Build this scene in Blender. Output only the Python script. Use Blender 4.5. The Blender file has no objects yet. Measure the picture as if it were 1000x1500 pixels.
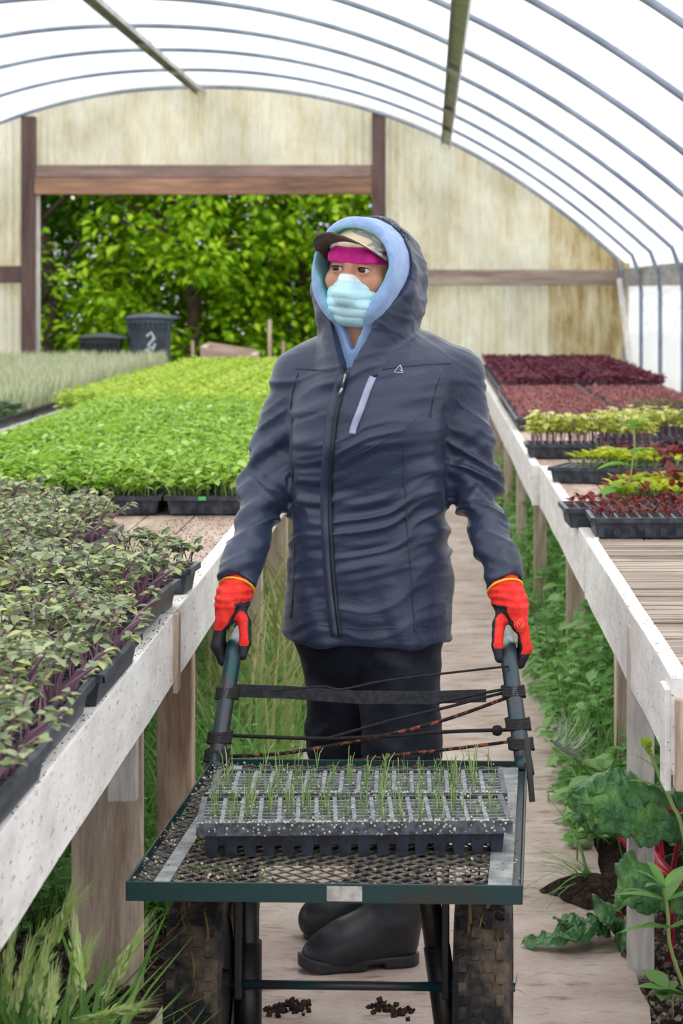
import bpy, math, random
import numpy as np
from mathutils import Vector, Matrix
from mathutils.bvhtree import BVHTree

# ------------------------------------------------------------------ basics
F = 3800.0            # focal length in pixels of the 1000x1500 photograph
CX, CY, CH = 630.0, 425.0, 1.466
def P(px, py, p):     # photo pixel + local scale (pixels per metre) -> world point
    return np.array(((px - CX) / p, F / p, CH - (py - CY) / p))

COL = bpy.context.scene.collection
rng = np.random.default_rng(11)
random.seed(11)

def A(x): return np.asarray(x, dtype=float)

def tag(o, label=None, cat=None, group=None, kind=None):
    if label: o['label'] = label
    if cat: o['category'] = cat
    if group: o['group'] = group
    if kind: o['kind'] = kind
    return o

def empty(name, loc, label=None, cat=None, group=None, rz=0.0, kind=None):
    o = bpy.data.objects.new(name, None)
    o.location = loc
    o.rotation_euler = (0, 0, rz)
    o.empty_display_size = 0.1
    COL.objects.link(o)
    return tag(o, label, cat, group, kind)

def attach(o, root):
    o.parent = root
    o.matrix_parent_inverse = Matrix.LocRotScale(root.location, root.rotation_euler, root.scale).inverted()

class MB:
    """collects geometry for ONE mesh object"""
    def __init__(s):
        s.v = []; s.f = []; s.m = []; s.n = 0
    def add(s, V, Fc, mi=0):
        V = np.asarray(V, dtype=np.float64).reshape(-1, 3)
        s.v.append(V)
        k = s.n
        if isinstance(Fc, np.ndarray):
            s.f.extend((Fc + k).tolist()); s.m.extend([mi] * len(Fc))
        else:
            s.f.extend([[i + k for i in f] for f in Fc]); s.m.extend([mi] * len(Fc))
        s.n += len(V)
        return s
    def box(s, a, b, mi=0):
        a = A(a); b = A(b)
        x0, y0, z0 = np.minimum(a, b); x1, y1, z1 = np.maximum(a, b)
        V = [(x0,y0,z0),(x1,y0,z0),(x1,y1,z0),(x0,y1,z0),(x0,y0,z1),(x1,y0,z1),(x1,y1,z1),(x0,y1,z1)]
        return s.add(V, [(0,3,2,1),(4,5,6,7),(0,1,5,4),(1,2,6,5),(2,3,7,6),(3,0,4,7)], mi)
    def taper(s, c, z0, z1, w0, d0, w1, d1, mi=0):
        x, y = c
        V = [(x-w0,y-d0,z0),(x+w0,y-d0,z0),(x+w0,y+d0,z0),(x-w0,y+d0,z0),
             (x-w1,y-d1,z1),(x+w1,y-d1,z1),(x+w1,y+d1,z1),(x-w1,y+d1,z1)]
        return s.add(V, [(0,3,2,1),(4,5,6,7),(0,1,5,4),(1,2,6,5),(2,3,7,6),(3,0,4,7)], mi)
    def beam(s, a, b, w, h, up=(0,0,1), mi=0):
        a = A(a); b = A(b); t = b - a; L = np.linalg.norm(t); t = t / L
        u = A(up); r = np.cross(t, u)
        if np.linalg.norm(r) < 1e-4: r = np.cross(t, A((0,1,0)))
        r /= np.linalg.norm(r); u = np.cross(r, t)
        V = []
        for q in (a, b):
            for (i, j) in ((-1,-1),(1,-1),(1,1),(-1,1)):
                V.append(q + r*w/2*i + u*h/2*j)
        return s.add(V, [(0,1,2,3),(7,6,5,4),(0,4,5,1),(1,5,6,2),(2,6,7,3),(3,7,4,0)], mi)
    def tube(s, pts, r, n=8, mi=0, cap=True):
        pts = [A(p) for p in pts]; m = len(pts)
        rs = r if hasattr(r, '__len__') else [r] * m
        V = []; ref = None
        for i, p in enumerate(pts):
            t = pts[min(i+1, m-1)] - pts[max(i-1, 0)]
            t = t / (np.linalg.norm(t) + 1e-12)
            if ref is None:
                ref = np.cross(t, A((0,0,1)))
                if np.linalg.norm(ref) < 1e-3: ref = np.cross(t, A((0,1,0)))
            ref = ref - t * np.dot(ref, t); ref /= (np.linalg.norm(ref) + 1e-12)
            b = np.cross(t, ref)
            for k in range(n):
                a = 2*math.pi*k/n
                V.append(p + (ref*math.cos(a) + b*math.sin(a)) * rs[i])
        Fc = []
        for i in range(m-1):
            for k in range(n):
                k2 = (k+1) % n
                Fc.append((i*n+k, i*n+k2, (i+1)*n+k2, (i+1)*n+k))
        if cap:
            Fc.append(tuple(range(n))[::-1]); Fc.append(tuple(range((m-1)*n, m*n)))
        return s.add(V, Fc, mi)
    def lathe(s, prof, c, axis='z', n=24, mi=0):
        c = A(c); V = []
        for (r, h) in prof:
            for k in range(n):
                a = 2*math.pi*k/n
                x, y = r*math.cos(a), r*math.sin(a)
                V.append(c + (A((x,y,h)) if axis == 'z' else A((h,x,y)) if axis == 'x' else A((x,h,y))))
        Fc = []
        for i in range(len(prof)-1):
            for k in range(n):
                k2 = (k+1) % n
                Fc.append((i*n+k, i*n+k2, (i+1)*n+k2, (i+1)*n+k))
        Fc.append(tuple(range(n))); Fc.append(tuple(range((len(prof)-1)*n, len(prof)*n)))
        return s.add(V, Fc, mi)
    def grid(s, V, nu, nv, mi=0):
        i = np.arange(nu-1)[:,None]; j = np.arange(nv-1)[None,:]
        k = (i*nv + j).ravel()
        return s.add(V, np.stack([k, k+nv, k+nv+1, k+1], 1), mi)
    def mesh(s, name, mats, smooth=False):
        me = bpy.data.meshes.new(name)
        V = np.concatenate(s.v) if s.v else np.zeros((0,3))
        me.from_pydata(V.tolist(), [], s.f)
        if not isinstance(mats, (list, tuple)): mats = [mats]
        for m in mats: me.materials.append(m)
        if len(mats) > 1: me.polygons.foreach_set('material_index', np.array(s.m, dtype=np.int32))
        if smooth: me.polygons.foreach_set('use_smooth', np.ones(len(me.polygons), dtype=bool))
        me.update()
        return me
    def build(s, name, mats, root=None, smooth=False, local=False):
        o = bpy.data.objects.new(name, s.mesh(name, mats, smooth))
        COL.objects.link(o)
        if root is not None:
            if local: o.parent = root
            else: attach(o, root)
        return o

def bevel(o, w=0.004, seg=2):
    m = o.modifiers.new('edge_softening', 'BEVEL'); m.width = w; m.segments = seg; m.limit_method = 'ANGLE'
    return o

# ------------------------------------------------------------------ materials
def rgb(r, g, b):     # sRGB 0-255 -> linear
    def c(x):
        x /= 255.0
        return x/12.92 if x <= 0.04045 else ((x+0.055)/1.055)**2.4
    return (c(r), c(g), c(b), 1.0)

def nodes(name):
    m = bpy.data.materials.new(name); m.use_nodes = True
    nt = m.node_tree; b = nt.nodes['Principled BSDF']
    return m, nt, b

def noise(nt, scale, detail=4, rough=.6, stretch=None, coord='Object', dist=0.0):
    tc = nt.nodes.new('ShaderNodeTexCoord'); n = nt.nodes.new('ShaderNodeTexNoise')
    n.inputs['Scale'].default_value = scale; n.inputs['Detail'].default_value = detail
    n.inputs['Roughness'].default_value = rough; n.inputs['Distortion'].default_value = dist
    if stretch:
        mp = nt.nodes.new('ShaderNodeMapping'); mp.inputs['Scale'].default_value = stretch
        nt.links.new(tc.outputs[coord], mp.inputs[0]); nt.links.new(mp.outputs[0], n.inputs['Vector'])
    else:
        nt.links.new(tc.outputs[coord], n.inputs['Vector'])
    return n.outputs['Fac']

def ramp(nt, fac, stops, interp='LINEAR'):
    r = nt.nodes.new('ShaderNodeValToRGB'); e = r.color_ramp; e.interpolation = interp
    while len(e.elements) < len(stops): e.elements.new(0.5)
    for el, (p, c) in zip(e.elements, stops): el.position = p; el.color = c
    nt.links.new(fac, r.inputs[0])
    return r.outputs[0]

def mixc(nt, fac, a, b, mode='MIX'):
    m = nt.nodes.new('ShaderNodeMix'); m.data_type = 'RGBA'; m.blend_type = mode
    for s, i in ((fac, 0), (a, 6), (b, 7)):
        if hasattr(s, 'is_output'): nt.links.new(s, m.inputs[i])
        else: m.inputs[i].default_value = s
    return m.outputs[2]

def bump(nt, b, fac, strength, dist=0.01):
    n = nt.nodes.new('ShaderNodeBump'); n.inputs['Strength'].default_value = strength
    n.inputs['Distance'].default_value = dist
    nt.links.new(fac, n.inputs['Height'])
    prev = b.inputs['Normal'].links
    if prev: nt.links.new(prev[0].from_socket, n.inputs['Normal'])
    nt.links.new(n.outputs[0], b.inputs['Normal'])

def M(name, c, c2=None, rough=.6, scale=12, stretch=None, lo=.4, hi=.6, bmp=0, bscale=60, bdist=.004, metal=0, spec=.5, detail=5):
    m, nt, b = nodes(name)
    b.inputs['Roughness'].default_value = rough; b.inputs['Metallic'].default_value = metal
    b.inputs['Specular IOR Level'].default_value = spec
    if c2:
        col = ramp(nt, noise(nt, scale, detail, .65, stretch), [(lo, c), (hi, c2)])
        nt.links.new(col, b.inputs['Base Color'])
    else: b.inputs['Base Color'].default_value = c
    if bmp: bump(nt, b, noise(nt, bscale, 4, .6, stretch), bmp, bdist)
    return m

def leafmat(name, cols, trans=.35, rough=.55, spec=.35):
    """each leaf (mesh island) takes one of the colours; thin leaves let some light through"""
    m, nt, b = nodes(name)
    g = nt.nodes.new('ShaderNodeNewGeometry')
    n = len(cols)
    col = ramp(nt, g.outputs['Random Per Island'], [((i+.5)/n, c) for i, c in enumerate(cols)])
    b.inputs['Roughness'].default_value = rough; b.inputs['Specular IOR Level'].default_value = spec
    nt.links.new(col, b.inputs['Base Color'])
    t = nt.nodes.new('ShaderNodeBsdfTranslucent'); nt.links.new(col, t.inputs[0])
    mx = nt.nodes.new('ShaderNodeMixShader'); mx.inputs[0].default_value = trans
    out = nt.nodes['Material Output']
    nt.links.new(b.outputs[0], mx.inputs[1]); nt.links.new(t.outputs[0], mx.inputs[2]); nt.links.new(mx.outputs[0], out.inputs[0])
    return m

def film(name, col, transp, col2=None, scale=3, stretch=None):
    """weathered greenhouse sheet: scatters light through, partly see-through"""
    m, nt, b = nodes(name)
    out = nt.nodes['Material Output']
    t = nt.nodes.new('ShaderNodeBsdfTranslucent'); d = nt.nodes.new('ShaderNodeBsdfDiffuse'); tr = nt.nodes.new('ShaderNodeBsdfTransparent')
    if col2:
        c = ramp(nt, noise(nt, scale, 6, .65, stretch), [(.38, col2), (.58, col)])
        nt.links.new(c, t.inputs[0]); nt.links.new(c, d.inputs[0])
    else:
        t.inputs[0].default_value = col; d.inputs[0].default_value = col
    m1 = nt.nodes.new('ShaderNodeMixShader'); m1.inputs[0].default_value = .35
    nt.links.new(t.outputs[0], m1.inputs[1]); nt.links.new(d.outputs[0], m1.inputs[2])
    m2 = nt.nodes.new('ShaderNodeMixShader'); m2.inputs[0].default_value = transp
    nt.links.new(m1.outputs[0], m2.inputs[1]); nt.links.new(tr.outputs[0], m2.inputs[2]); nt.links.new(m2.outputs[0], out.inputs[0])
    return m

# ------------------------------------------------------------------ leaves and stems
def leaf_T(w=.5, n=4, fold=.12, droop=.2, curve=1.0, tip=0.0):
    """unit leaf along +y, upper side +z"""
    V = []
    for i in range(n+1):
        t = i/n
        hw = w/2 * (math.sin(math.pi*min(1, t*.94+.05))**curve) if i not in (n,) else w*tip
        z = -droop*t*t
        V += [(-hw, t, z + fold*hw*2), (0, t, z), (hw, t, z + fold*hw*2)]
    Fc = []
    for i in range(n):
        k = i*3
        Fc += [(k, k+1, k+4, k+3), (k+1, k+2, k+5, k+4)]
    return A(V), np.array(Fc)

def blade_T(w=.05, n=5, bend=.35):
    V = []
    for i in range(n+1):
        t = i/n; hw = w/2*(1 - t**2.2) + .0005
        V += [(-hw, bend*t*t, t*(1-.25*bend*t)), (hw, bend*t*t, t*(1-.25*bend*t))]
    Fc = [(i*2, i*2+1, i*2+3, i*2+2) for i in range(n)]
    return A(V), np.array(Fc)

def stem_T(r=.02, n=3, bend=.3, k=3):
    V = []
    for i in range(n+1):
        t = i/n
        for j in range(k):
            a = 2*math.pi*j/k
            V.append((r*math.cos(a), bend*t*t + r*math.sin(a), t))
    Fc = [(i*k+j, i*k+(j+1) % k, (i+1)*k+(j+1) % k, (i+1)*k+j) for i in range(n) for j in range(k)]
    return A(V), np.array(Fc)

def scatter(mb, T, pos, yaw, pitch, scale, mi=0, roll=None):
    V, Fc = T
    pos = A(pos).reshape(-1, 3); N = len(pos)
    yaw = np.broadcast_to(A(yaw), (N,)); pitch = np.broadcast_to(A(pitch), (N,))
    sc = A(scale)
    sc = np.broadcast_to(sc if sc.ndim == 2 else sc.reshape(-1, 1) if sc.ndim == 1 else sc.reshape(1, 1), (N, 3))
    W = V[None] * sc[:, None, :]
    if roll is not None:
        c, s = np.cos(roll)[:, None], np.sin(roll)[:, None]
        x, z = W[..., 0].copy(), W[..., 2].copy()
        W[..., 0] = c*x + s*z; W[..., 2] = -s*x + c*z
    c, s = np.cos(pitch)[:, None], np.sin(pitch)[:, None]
    y, z = W[..., 1].copy(), W[..., 2].copy()
    W[..., 1] = c*y - s*z; W[..., 2] = s*y + c*z
    c, s = np.cos(yaw)[:, None], np.sin(yaw)[:, None]
    x, y = W[..., 0].copy(), W[..., 1].copy()
    W[..., 0] = c*x - s*y; W[..., 1] = s*x + c*y
    W = W + pos[:, None, :]
    k = len(V)
    FF = (np.asarray(Fc)[None] + (np.arange(N)*k)[:, None, None]).reshape(-1, np.asarray(Fc).shape[1])
    mb.add(W.reshape(-1, 3), FF, mi)

U = lambda a, b, n: rng.uniform(a, b, n)

# ------------------------------------------------------------------ signed-distance modelling
def rc(p, a, b, r1, r2):
    a = A(a); b = A(b); ba = b - a
    t = np.clip(((p - a) @ ba) / (ba @ ba), 0, 1)
    return np.linalg.norm(p - a - t[:, None]*ba, axis=1) - (r1 + t*(r2 - r1))
def ell(p, c, r):
    q = p - A(c); r = A(r)
    k0 = np.linalg.norm(q/r, axis=1); k1 = np.linalg.norm(q/(r*r), axis=1) + 1e-9
    return k0*(k0 - 1)/k1
def smin(a, b, k):
    h = np.maximum(k - np.abs(a - b), 0)/k
    return np.minimum(a, b) - h*h*k*.25
def smax(a, b, k): return -smin(-a, -b, k)

def nets(f, axes, chunk=400000):
    """surface nets over a rectilinear grid"""
    xs, ys, zs = [A(a) for a in axes]
    nx, ny, nz = len(xs), len(ys), len(zs)
    v = np.empty(nx*ny*nz, dtype=np.float32)
    for s in range(0, len(v), chunk):
        k = np.arange(s, min(s+chunk, len(v)))
        v[k] = f(np.stack([xs[k//(ny*nz)], ys[(k//nz) % ny], zs[k % nz]], 1))
    v = v.reshape(nx, ny, nz); sgn = v < 0
    c = np.zeros((nx-1, ny-1, nz-1), dtype=np.int8)
    offs = [(i, j, k) for i in (0,1) for j in (0,1) for k in (0,1)]
    for (i, j, k) in offs: c += sgn[i:nx-1+i, j:ny-1+j, k:nz-1+k]
    act = (c > 0) & (c < 8)
    ai = np.argwhere(act); idx = np.full(act.shape, -1, dtype=np.int64); idx[act] = np.arange(len(ai))
    vals = {o: v[ai[:,0]+o[0], ai[:,1]+o[1], ai[:,2]+o[2]] for o in offs}
    acc = np.zeros((len(ai), 3)); cnt = np.zeros(len(ai))
    for a in offs:
        for d in range(3):
            if a[d] == 0:
                b = list(a); b[d] = 1; b = tuple(b)
                va, vb = vals[a], vals[b]; m = (va < 0) != (vb < 0)
                t = va[m]/(va[m]-vb[m]); q = np.tile(A(a), (m.sum(), 1)); q[:, d] = t
                acc[m] += q; cnt[m] += 1
    fr = acc/cnt[:, None]
    V = np.stack([ax[ai[:,d]]*(1-fr[:,d]) + ax[ai[:,d]+1]*fr[:,d] for d, ax in enumerate((xs, ys, zs))], 1)
    quads = []
    for d in range(3):
        e1, e2 = (d+1) % 3, (d+2) % 3
        sl0 = [slice(1, -1)]*3; sl1 = [slice(1, -1)]*3
        sl0[d] = slice(0, -1); sl1[d] = slice(1, None)
        s0 = sgn[tuple(sl0)]; s1 = sgn[tuple(sl1)]
        e = np.argwhere(s0 != s1); ins = s0[s0 != s1]
        if not len(e): continue
        base = e.copy(); base[:, e1] += 1; base[:, e2] += 1
        def cell(o1, o2):
            q = base.copy(); q[:, e1] += o1; q[:, e2] += o2
            return idx[q[:,0], q[:,1], q[:,2]]
        Q = np.stack([cell(-1,-1), cell(0,-1), cell(0,0), cell(-1,0)], 1)
        Q[~ins] = Q[~ins][:, ::-1]
        quads.append(Q)
    return V, np.concatenate(quads)

def ax(a, b, h): return np.arange(a, b + h, h)
def axf(parts):     # [(a,b,h),...] joined
    o = []
    for (a, b, h) in parts: o.append(np.linspace(a, b, max(2, int(round((b-a)/h))+1))[:-1])
    o.append(A([parts[-1][1]]))
    return np.concatenate(o)

def vnormals(V, Q):
    n = np.cross(V[Q[:,2]] - V[Q[:,0]], V[Q[:,3]] - V[Q[:,1]])
    N = np.zeros_like(V)
    for k in range(4): np.add.at(N, Q[:,k], n)
    return N/(np.linalg.norm(N, axis=1)[:,None] + 1e-12)

def relax(V, Q, it=2, lam=.5):
    for _ in range(it):
        S = np.zeros_like(V); C = np.zeros(len(V))
        for k in range(4):
            for j in (1, 3):
                np.add.at(S, Q[:,k], V[Q[:,(k+j) % 4]]); np.add.at(C, Q[:,k], 1)
        V = V + lam*(S/C[:,None] - V)
    return V

_perm = np.random.default_rng(5).random((32, 32, 32)).astype(np.float32)*2 - 1
def vnoise(p):
    i = np.floor(p).astype(int); f = p - i; f = f*f*f*(f*(f*6-15)+10)
    r = 0
    for a in (0,1):
        for b in (0,1):
            for c in (0,1):
                w = (f[:,0] if a else 1-f[:,0])*(f[:,1] if b else 1-f[:,1])*(f[:,2] if c else 1-f[:,2])
                r = r + w*_perm[(i[:,0]+a) % 32, (i[:,1]+b) % 32, (i[:,2]+c) % 32]
    return r

def sdf_obj(name, f, axes, mats, root=None, it=2, disp=None, slot=None):
    V, Q = nets(f, axes)
    V = relax(V, Q, it)
    N = vnormals(V, Q)
    if disp is not None: V = V + N*disp(V, N)[:, None]
    mb = MB(); mb.add(V, Q)
    o = mb.build(name, mats, root, smooth=True)
    if slot is not None:
        C = V[Q].mean(1); nn = N[Q].mean(1)
        o.data.polygons.foreach_set('material_index', np.asarray(slot(C, nn), dtype=np.int32))
    o['_n'] = 0; del o['_n']
    return o, V, Q
# ------------------------------------------------------------------ material library
MT = {}
def white_paint():
    m, nt, b = nodes('weathered_white_paint')
    n1 = noise(nt, 5, 6, .7, (3, .8, 3)); n2 = noise(nt, 38, 5, .75, (2, .7, 2))
    base = ramp(nt, n1, [(.3, rgb(206,202,198)), (.6, rgb(238,236,233))])
    wood = ramp(nt, noise(nt, 30, 4, .6, (1, .15, 1)), [(.35, rgb(96,82,70)), (.65, rgb(160,145,128))])
    flake = ramp(nt, n2, [(.60, (0,0,0,1)), (.65, (1,1,1,1))])
    nt.links.new(mixc(nt, flake, base, wood), b.inputs['Base Color'])
    b.inputs['Roughness'].default_value = .7
    bump(nt, b, n2, .35, .004); bump(nt, b, noise(nt, 90, 3, .6, (2, .2, 2)), .25, .002)
    return m
MT['white'] = white_paint()
def wood_mat(name, dark, light, axis='z', scale=14):
    st = {'x': (.12, 1, 1), 'y': (1, .12, 1), 'z': (1, 1, .12)}[axis]
    m, nt, b = nodes(name)
    n1 = noise(nt, scale, 5, .6, st, dist=.6); n2 = noise(nt, scale*5, 4, .7, st)
    c = ramp(nt, n1, [(.3, dark), (.68, light)])
    g = ramp(nt, n2, [(.3, (.55,.52,.5,1)), (.6, (1,1,1,1))])
    nt.links.new(mixc(nt, .8, c, g, 'MULTIPLY'), b.inputs['Base Color'])
    b.inputs['Roughness'].default_value = .75
    bump(nt, b, n2, .3, .003)
    return m
MT['post_brown'] = wood_mat('brown_stained_timber', rgb(70,52,50), rgb(118,92,88), 'z', 9)
MT['lintel_top'] = wood_mat('greyed_brown_timber', rgb(90,70,66), rgb(156,132,124), 'x', 5)
MT['lintel_low'] = wood_mat('red_brown_timber', rgb(80,56,46), rgb(184,142,116), 'x', 5)
MT['rail'] = wood_mat('pale_grey_timber', rgb(122,98,88), rgb(186,172,160), 'x', 6)
MT['leg_wood'] = wood_mat('weathered_leg_timber', rgb(158,134,114), rgb(228,212,194), 'z', 16)
MT['leg_red'] = wood_mat('reddish_leg_timber', rgb(130,94,76), rgb(214,188,166), 'z', 14)
MT['leg_white'] = wood_mat('whitewashed_leg_timber', rgb(186,180,174), rgb(228,224,220), 'z', 12)
MT['plank'] = wood_mat('weathered_bench_plank', rgb(104,88,76), rgb(206,190,174), 'x', 9)
MT['plank_y'] = wood_mat('pinkish_bench_plank', rgb(140,112,96), rgb(206,184,168), 'y', 13)
MT['steel'] = M('dull_galvanised_steel', rgb(140,140,140), rgb(172,172,172), rough=.45, metal=.4, scale=4)
MT['bow'] = M('grey_painted_hoop_pipe', rgb(112,122,142), rgb(140,150,166), rough=.5, scale=3)
MT['film'] = film('greenhouse_film', (.97,.975,.985,1), .12, (.90,.92,.95,1), 1.3, (1, .5, 1))
MT['film_side'] = film('side_film', (.96,.965,.975,1), .12, (.90,.91,.94,1), 2.0)
def fibre(name, a, b2, c):
    m, nt, bs = nodes(name); out = nt.nodes['Material Output']
    n1 = noise(nt, 2.2, 7, .75, (2.0, 1, .5)); n2 = noise(nt, 1.4, 4, .6); n3 = noise(nt, 40, 4, .7, (1, 1, .15))
    col = ramp(nt, n1, [(.34, c), (.48, b2), (.62, a)])
    g = ramp(nt, n2, [(.35, rgb(214,214,210)), (.6, (1,1,1,1))])
    col = mixc(nt, .7, col, g, 'MULTIPLY')
    g3 = ramp(nt, n3, [(.3, (.72,.68,.6,1)), (.5, (1,1,1,1))])
    col = mixc(nt, .6, col, g3, 'MULTIPLY')
    d = nt.nodes.new('ShaderNodeBsdfDiffuse'); t = nt.nodes.new('ShaderNodeBsdfTranslucent')
    nt.links.new(col, d.inputs[0]); nt.links.new(col, t.inputs[0])
    mx = nt.nodes.new('ShaderNodeMixShader'); mx.inputs[0].default_value = .5
    nt.links.new(d.outputs[0], mx.inputs[1]); nt.links.new(t.outputs[0], mx.inputs[2]); nt.links.new(mx.outputs[0], out.inputs[0])
    return m
MT['fibre'] = fibre('cream_fibreglass_sheet', rgb(252,248,238), rgb(243,235,216), rgb(224,210,180))
MT['fibre_old'] = fibre('stained_fibreglass_sheet', rgb(238,228,204), rgb(206,186,146), rgb(140,118,84))
MT['soil'] = M('damp_soil', rgb(40,28,24), rgb(98,78,66), rough=.95, scale=60, lo=.42, hi=.72, bmp=.9, bscale=70, bdist=.02, spec=.2)
MT['concrete'] = None
def concrete():
    m, nt, b = nodes('worn_concrete')
    c = ramp(nt, noise(nt, 3, 7, .7), [(.3, rgb(168,146,134)), (.62, rgb(212,196,186))])
    st = ramp(nt, noise(nt, 7, 5, .65, (1, 2.2, 1)), [(.3, rgb(140,118,102)), (.45, (1,1,1,1))])
    sp = ramp(nt, noise(nt, 70, 3, .6, (.35, 1, 1)), [(.3, rgb(170,150,140)), (.4, (1,1,1,1))])
    nt.links.new(mixc(nt, .7, mixc(nt, .75, c, st, 'MULTIPLY'), sp, 'MULTIPLY'), b.inputs['Base Color'])
    b.inputs['Roughness'].default_value = .85
    bump(nt, b, noise(nt, 60, 5, .7), .25, .004)
    return m
MT['concrete'] = concrete()
MT['lawn'] = M('rough_grass_ground', rgb(60,82,28), rgb(110,130,50), rough=.9, scale=8, bmp=.5, bscale=40)

# ------------------------------------------------------------------ greenhouse shell
XC, HW, HIP, RISE = -2.0, 3.73, 1.68, 1.59
YB, YF = 23.03, -2.5
def arch(x): return HIP + RISE*(1 - min(1, abs(x - XC)/HW)**2.2)
def struct(o, label=None): return tag(o, label, kind='structure')

mb = MB(); mb.box((-9, YF-4, -.5), (9, YB+.05, -.03))
struct(mb.build('floor', MT['soil']), 'dark soil floor of the greenhouse beside the concrete walkway')
# concrete walkway, three cast slabs
for y0, y1, dz, lab in ((2.2, 5.915, 0, 'worn concrete walkway slab under the cart wheels'),
                        (5.93, 8.30, -.004, 'worn concrete walkway slab under the black boots and beside the fallen chard leaf'),
                        (8.32, 22.9, -.012, 'worn concrete walkway slab running on to the doorway')):
    mb = MB()
    ny = int((y1-y0)/.12)+2; nx = 10; V = []
    for i in range(nx):
        for j in range(ny):
            x = -.56 + .998*i/(nx-1); y = y0 + (y1-y0)*j/(ny-1)
            if i in (0, nx-1): x += .008*math.sin(y*7.3) + .006*math.sin(y*17)
            V.append((x, y, dz))
    mb.grid(A(V), nx, ny)
    mb.box((-.55, y0, -.12), (.43, y1, dz-.002))
    struct(mb.build('floor_slab', MT['concrete']), lab)

# roof film with a slight sag between hoops
bows = [21.05 - 1.75*k for k in range(14)]
ys = sorted(bows + [y + .875 for y in bows] + [YB, YF])
us = np.concatenate([np.linspace(-1, -.9, 5)[:-1], np.linspace(-.9, .9, 37), np.linspace(.9, 1, 5)[1:]])
V = []
for y in ys:
    sag = .012*(1 - abs(((y - 21.05) / 1.75) % 1 - .0)) if y not in bows else 0
    for u in us:
        x = XC + HW*u
        V.append((x, y, arch(x) + .03 - (.02 if y not in bows and y not in (YB, YF) else 0)))
mb = MB(); mb.grid(A(V), len(ys), len(us))
struct(mb.build('ceiling', MT['film'], smooth=True), 'arched translucent white plastic roof film stretched over the hoops')
for nm, x in (('wall_right', XC+HW+.03), ('wall_left', XC-HW-.03)):
    mb = MB(); V = []
    yy = np.linspace(YF, YB, 60); zz = np.linspace(-.05, HIP+.03, 8)
    for y in yy:
        for z in zz: V.append((x + .008*math.sin(y*5+z*3), y, z))
    mb.grid(A(V), len(yy), len(zz))
    struct(mb.build(nm, MT['film_side'], smooth=True))
# side boards at hip height
for nm, x in (('trim_1', XC+HW-.005), ('trim_2', XC-HW+.005)):
    mb = MB(); mb.box((x-.02, YF, 1.50), (x+.02, YB-.1, 1.655))
    struct(mb.build(nm, wood_mat('grey_hip_board', rgb(118,116,118), rgb(190,188,186), 'y', 5)))
# hoops
prof = [(XC+HW-.02, -.03), (XC+HW-.02, .8), (XC+HW-.02, 1.45)]
xs = [XC+HW*u for u in np.linspace(.975, -.975, 60)]
prof += [(XC+HW-.03, 1.58)] + [(x, arch(x)-.015) for x in xs] + [(XC-HW+.03, 1.58), (XC-HW+.02, 1.45), (XC-HW+.02, -.03)]
hoop_me = None
for i, y in enumerate(bows + [22.85]):
    if hoop_me is None:
        mb = MB(); mb.tube([(x, 0, z) for x, z in prof], .0165, 10)
        hoop_me = mb.mesh('hoop', MT['bow'], True)
    o = bpy.data.objects.new('trim_%d' % (10+i), hoop_me); o.location = (0, y, 0); COL.objects.link(o)
    struct(o)
# purlins: open channels along the roof
for nm, x in (('trim_30', -2.03), ('trim_31', .15)):
    z = arch(x) - .03; s = -2.2*RISE/HW*(abs(x-XC)/HW)**1.2*(1 if x > XC else -1)
    mb = MB()
    t = A((1, 0, s)); t /= np.linalg.norm(t); n = A((-t[2], 0, t[0]))
    c = A((x, 0, z)) - n*.03
    for (du, dn, w, h) in ((0, .018, .085, .004), (-.041, 0, .004, .036), (.041, 0, .004, .036)):
        q = c + t*du + n*dn
        mb.beam(q + A((0, YF, 0)), q + A((0, YB-.02, 0)), w, h, up=n)
    for yj in (9.2, 14.9, 18.3, 20.6):
        q = c + n*.005
        mb.beam(q + A((0, yj, 0)), q + A((0, yj+.25, 0)), .092, .036, up=n)
    struct(mb.build(nm, MT['steel']), 'grey metal channel purlin under the roof film ' + ('at the ridge' if x < -1 else 'on the slope above the person'))

# end wall of corrugated sheet with a wide doorway
mb = MB()
DX0, DX1, DTOP = -3.50, -.45, 2.33
def sheet(x0, x1, zb, mi):
    n = int((x1-x0)/.0082); X = np.linspace(x0, x1, n); V = []
    zs = np.linspace(0, 1, 6)
    for x in X:
        yc = YB + .014*math.sin(2*math.pi*x/.066)
        for t in zs: V.append((x, yc, zb + (arch(x)+.03 - zb)*t))
    mb.grid(A(V), n, 6, mi)
sheet(XC-HW-.03, DX0, -.05, 0); sheet(DX0, DX1, DTOP, 0); sheet(DX1, 1.06, -.05, 0); sheet(1.05, XC+HW+.03, -.05, 1)
struct(mb.build('wall_back', [MT['fibre'], MT['fibre_old']], smooth=True), 'cream corrugated fibreglass end wall with a wide open doorway')
def timber(nm, a, b, m, lab):
    mb = MB(); mb.box(a, b); struct(bevel(mb.build(nm, m), .006), lab)
timber('trim_40', (-3.606, 22.86, -.03), (-3.485, 23.0, 3.0), MT['post_brown'], 'dark brown timber post at the bin side of the doorway')
timber('trim_41', (-.515, 22.86, -.03), (-.394, 23.0, 3.03), MT['post_brown'], 'dark brown timber post above the hooded person')
timber('trim_42', (-3.485, 22.87, 2.457), (-.515, 22.98, 2.57), MT['lintel_top'], 'upper greyed beam over the doorway')
timber('trim_43', (-3.485, 22.84, 2.31), (-.515, 22.98, 2.453), MT['lintel_low'], 'lower reddish brown beam over the doorway')
timber('trim_44', (-.394, 22.9, 1.508), (1.72, 22.99, 1.648), MT['rail'], 'pale weathered rail across the cream wall behind the purple seedlings')
timber('trim_45', (-5.7, 22.9, 1.53), (-3.606, 22.99, 1.68), MT['post_brown'], 'brown rail across the cream wall at the far side of the doorway')
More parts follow.
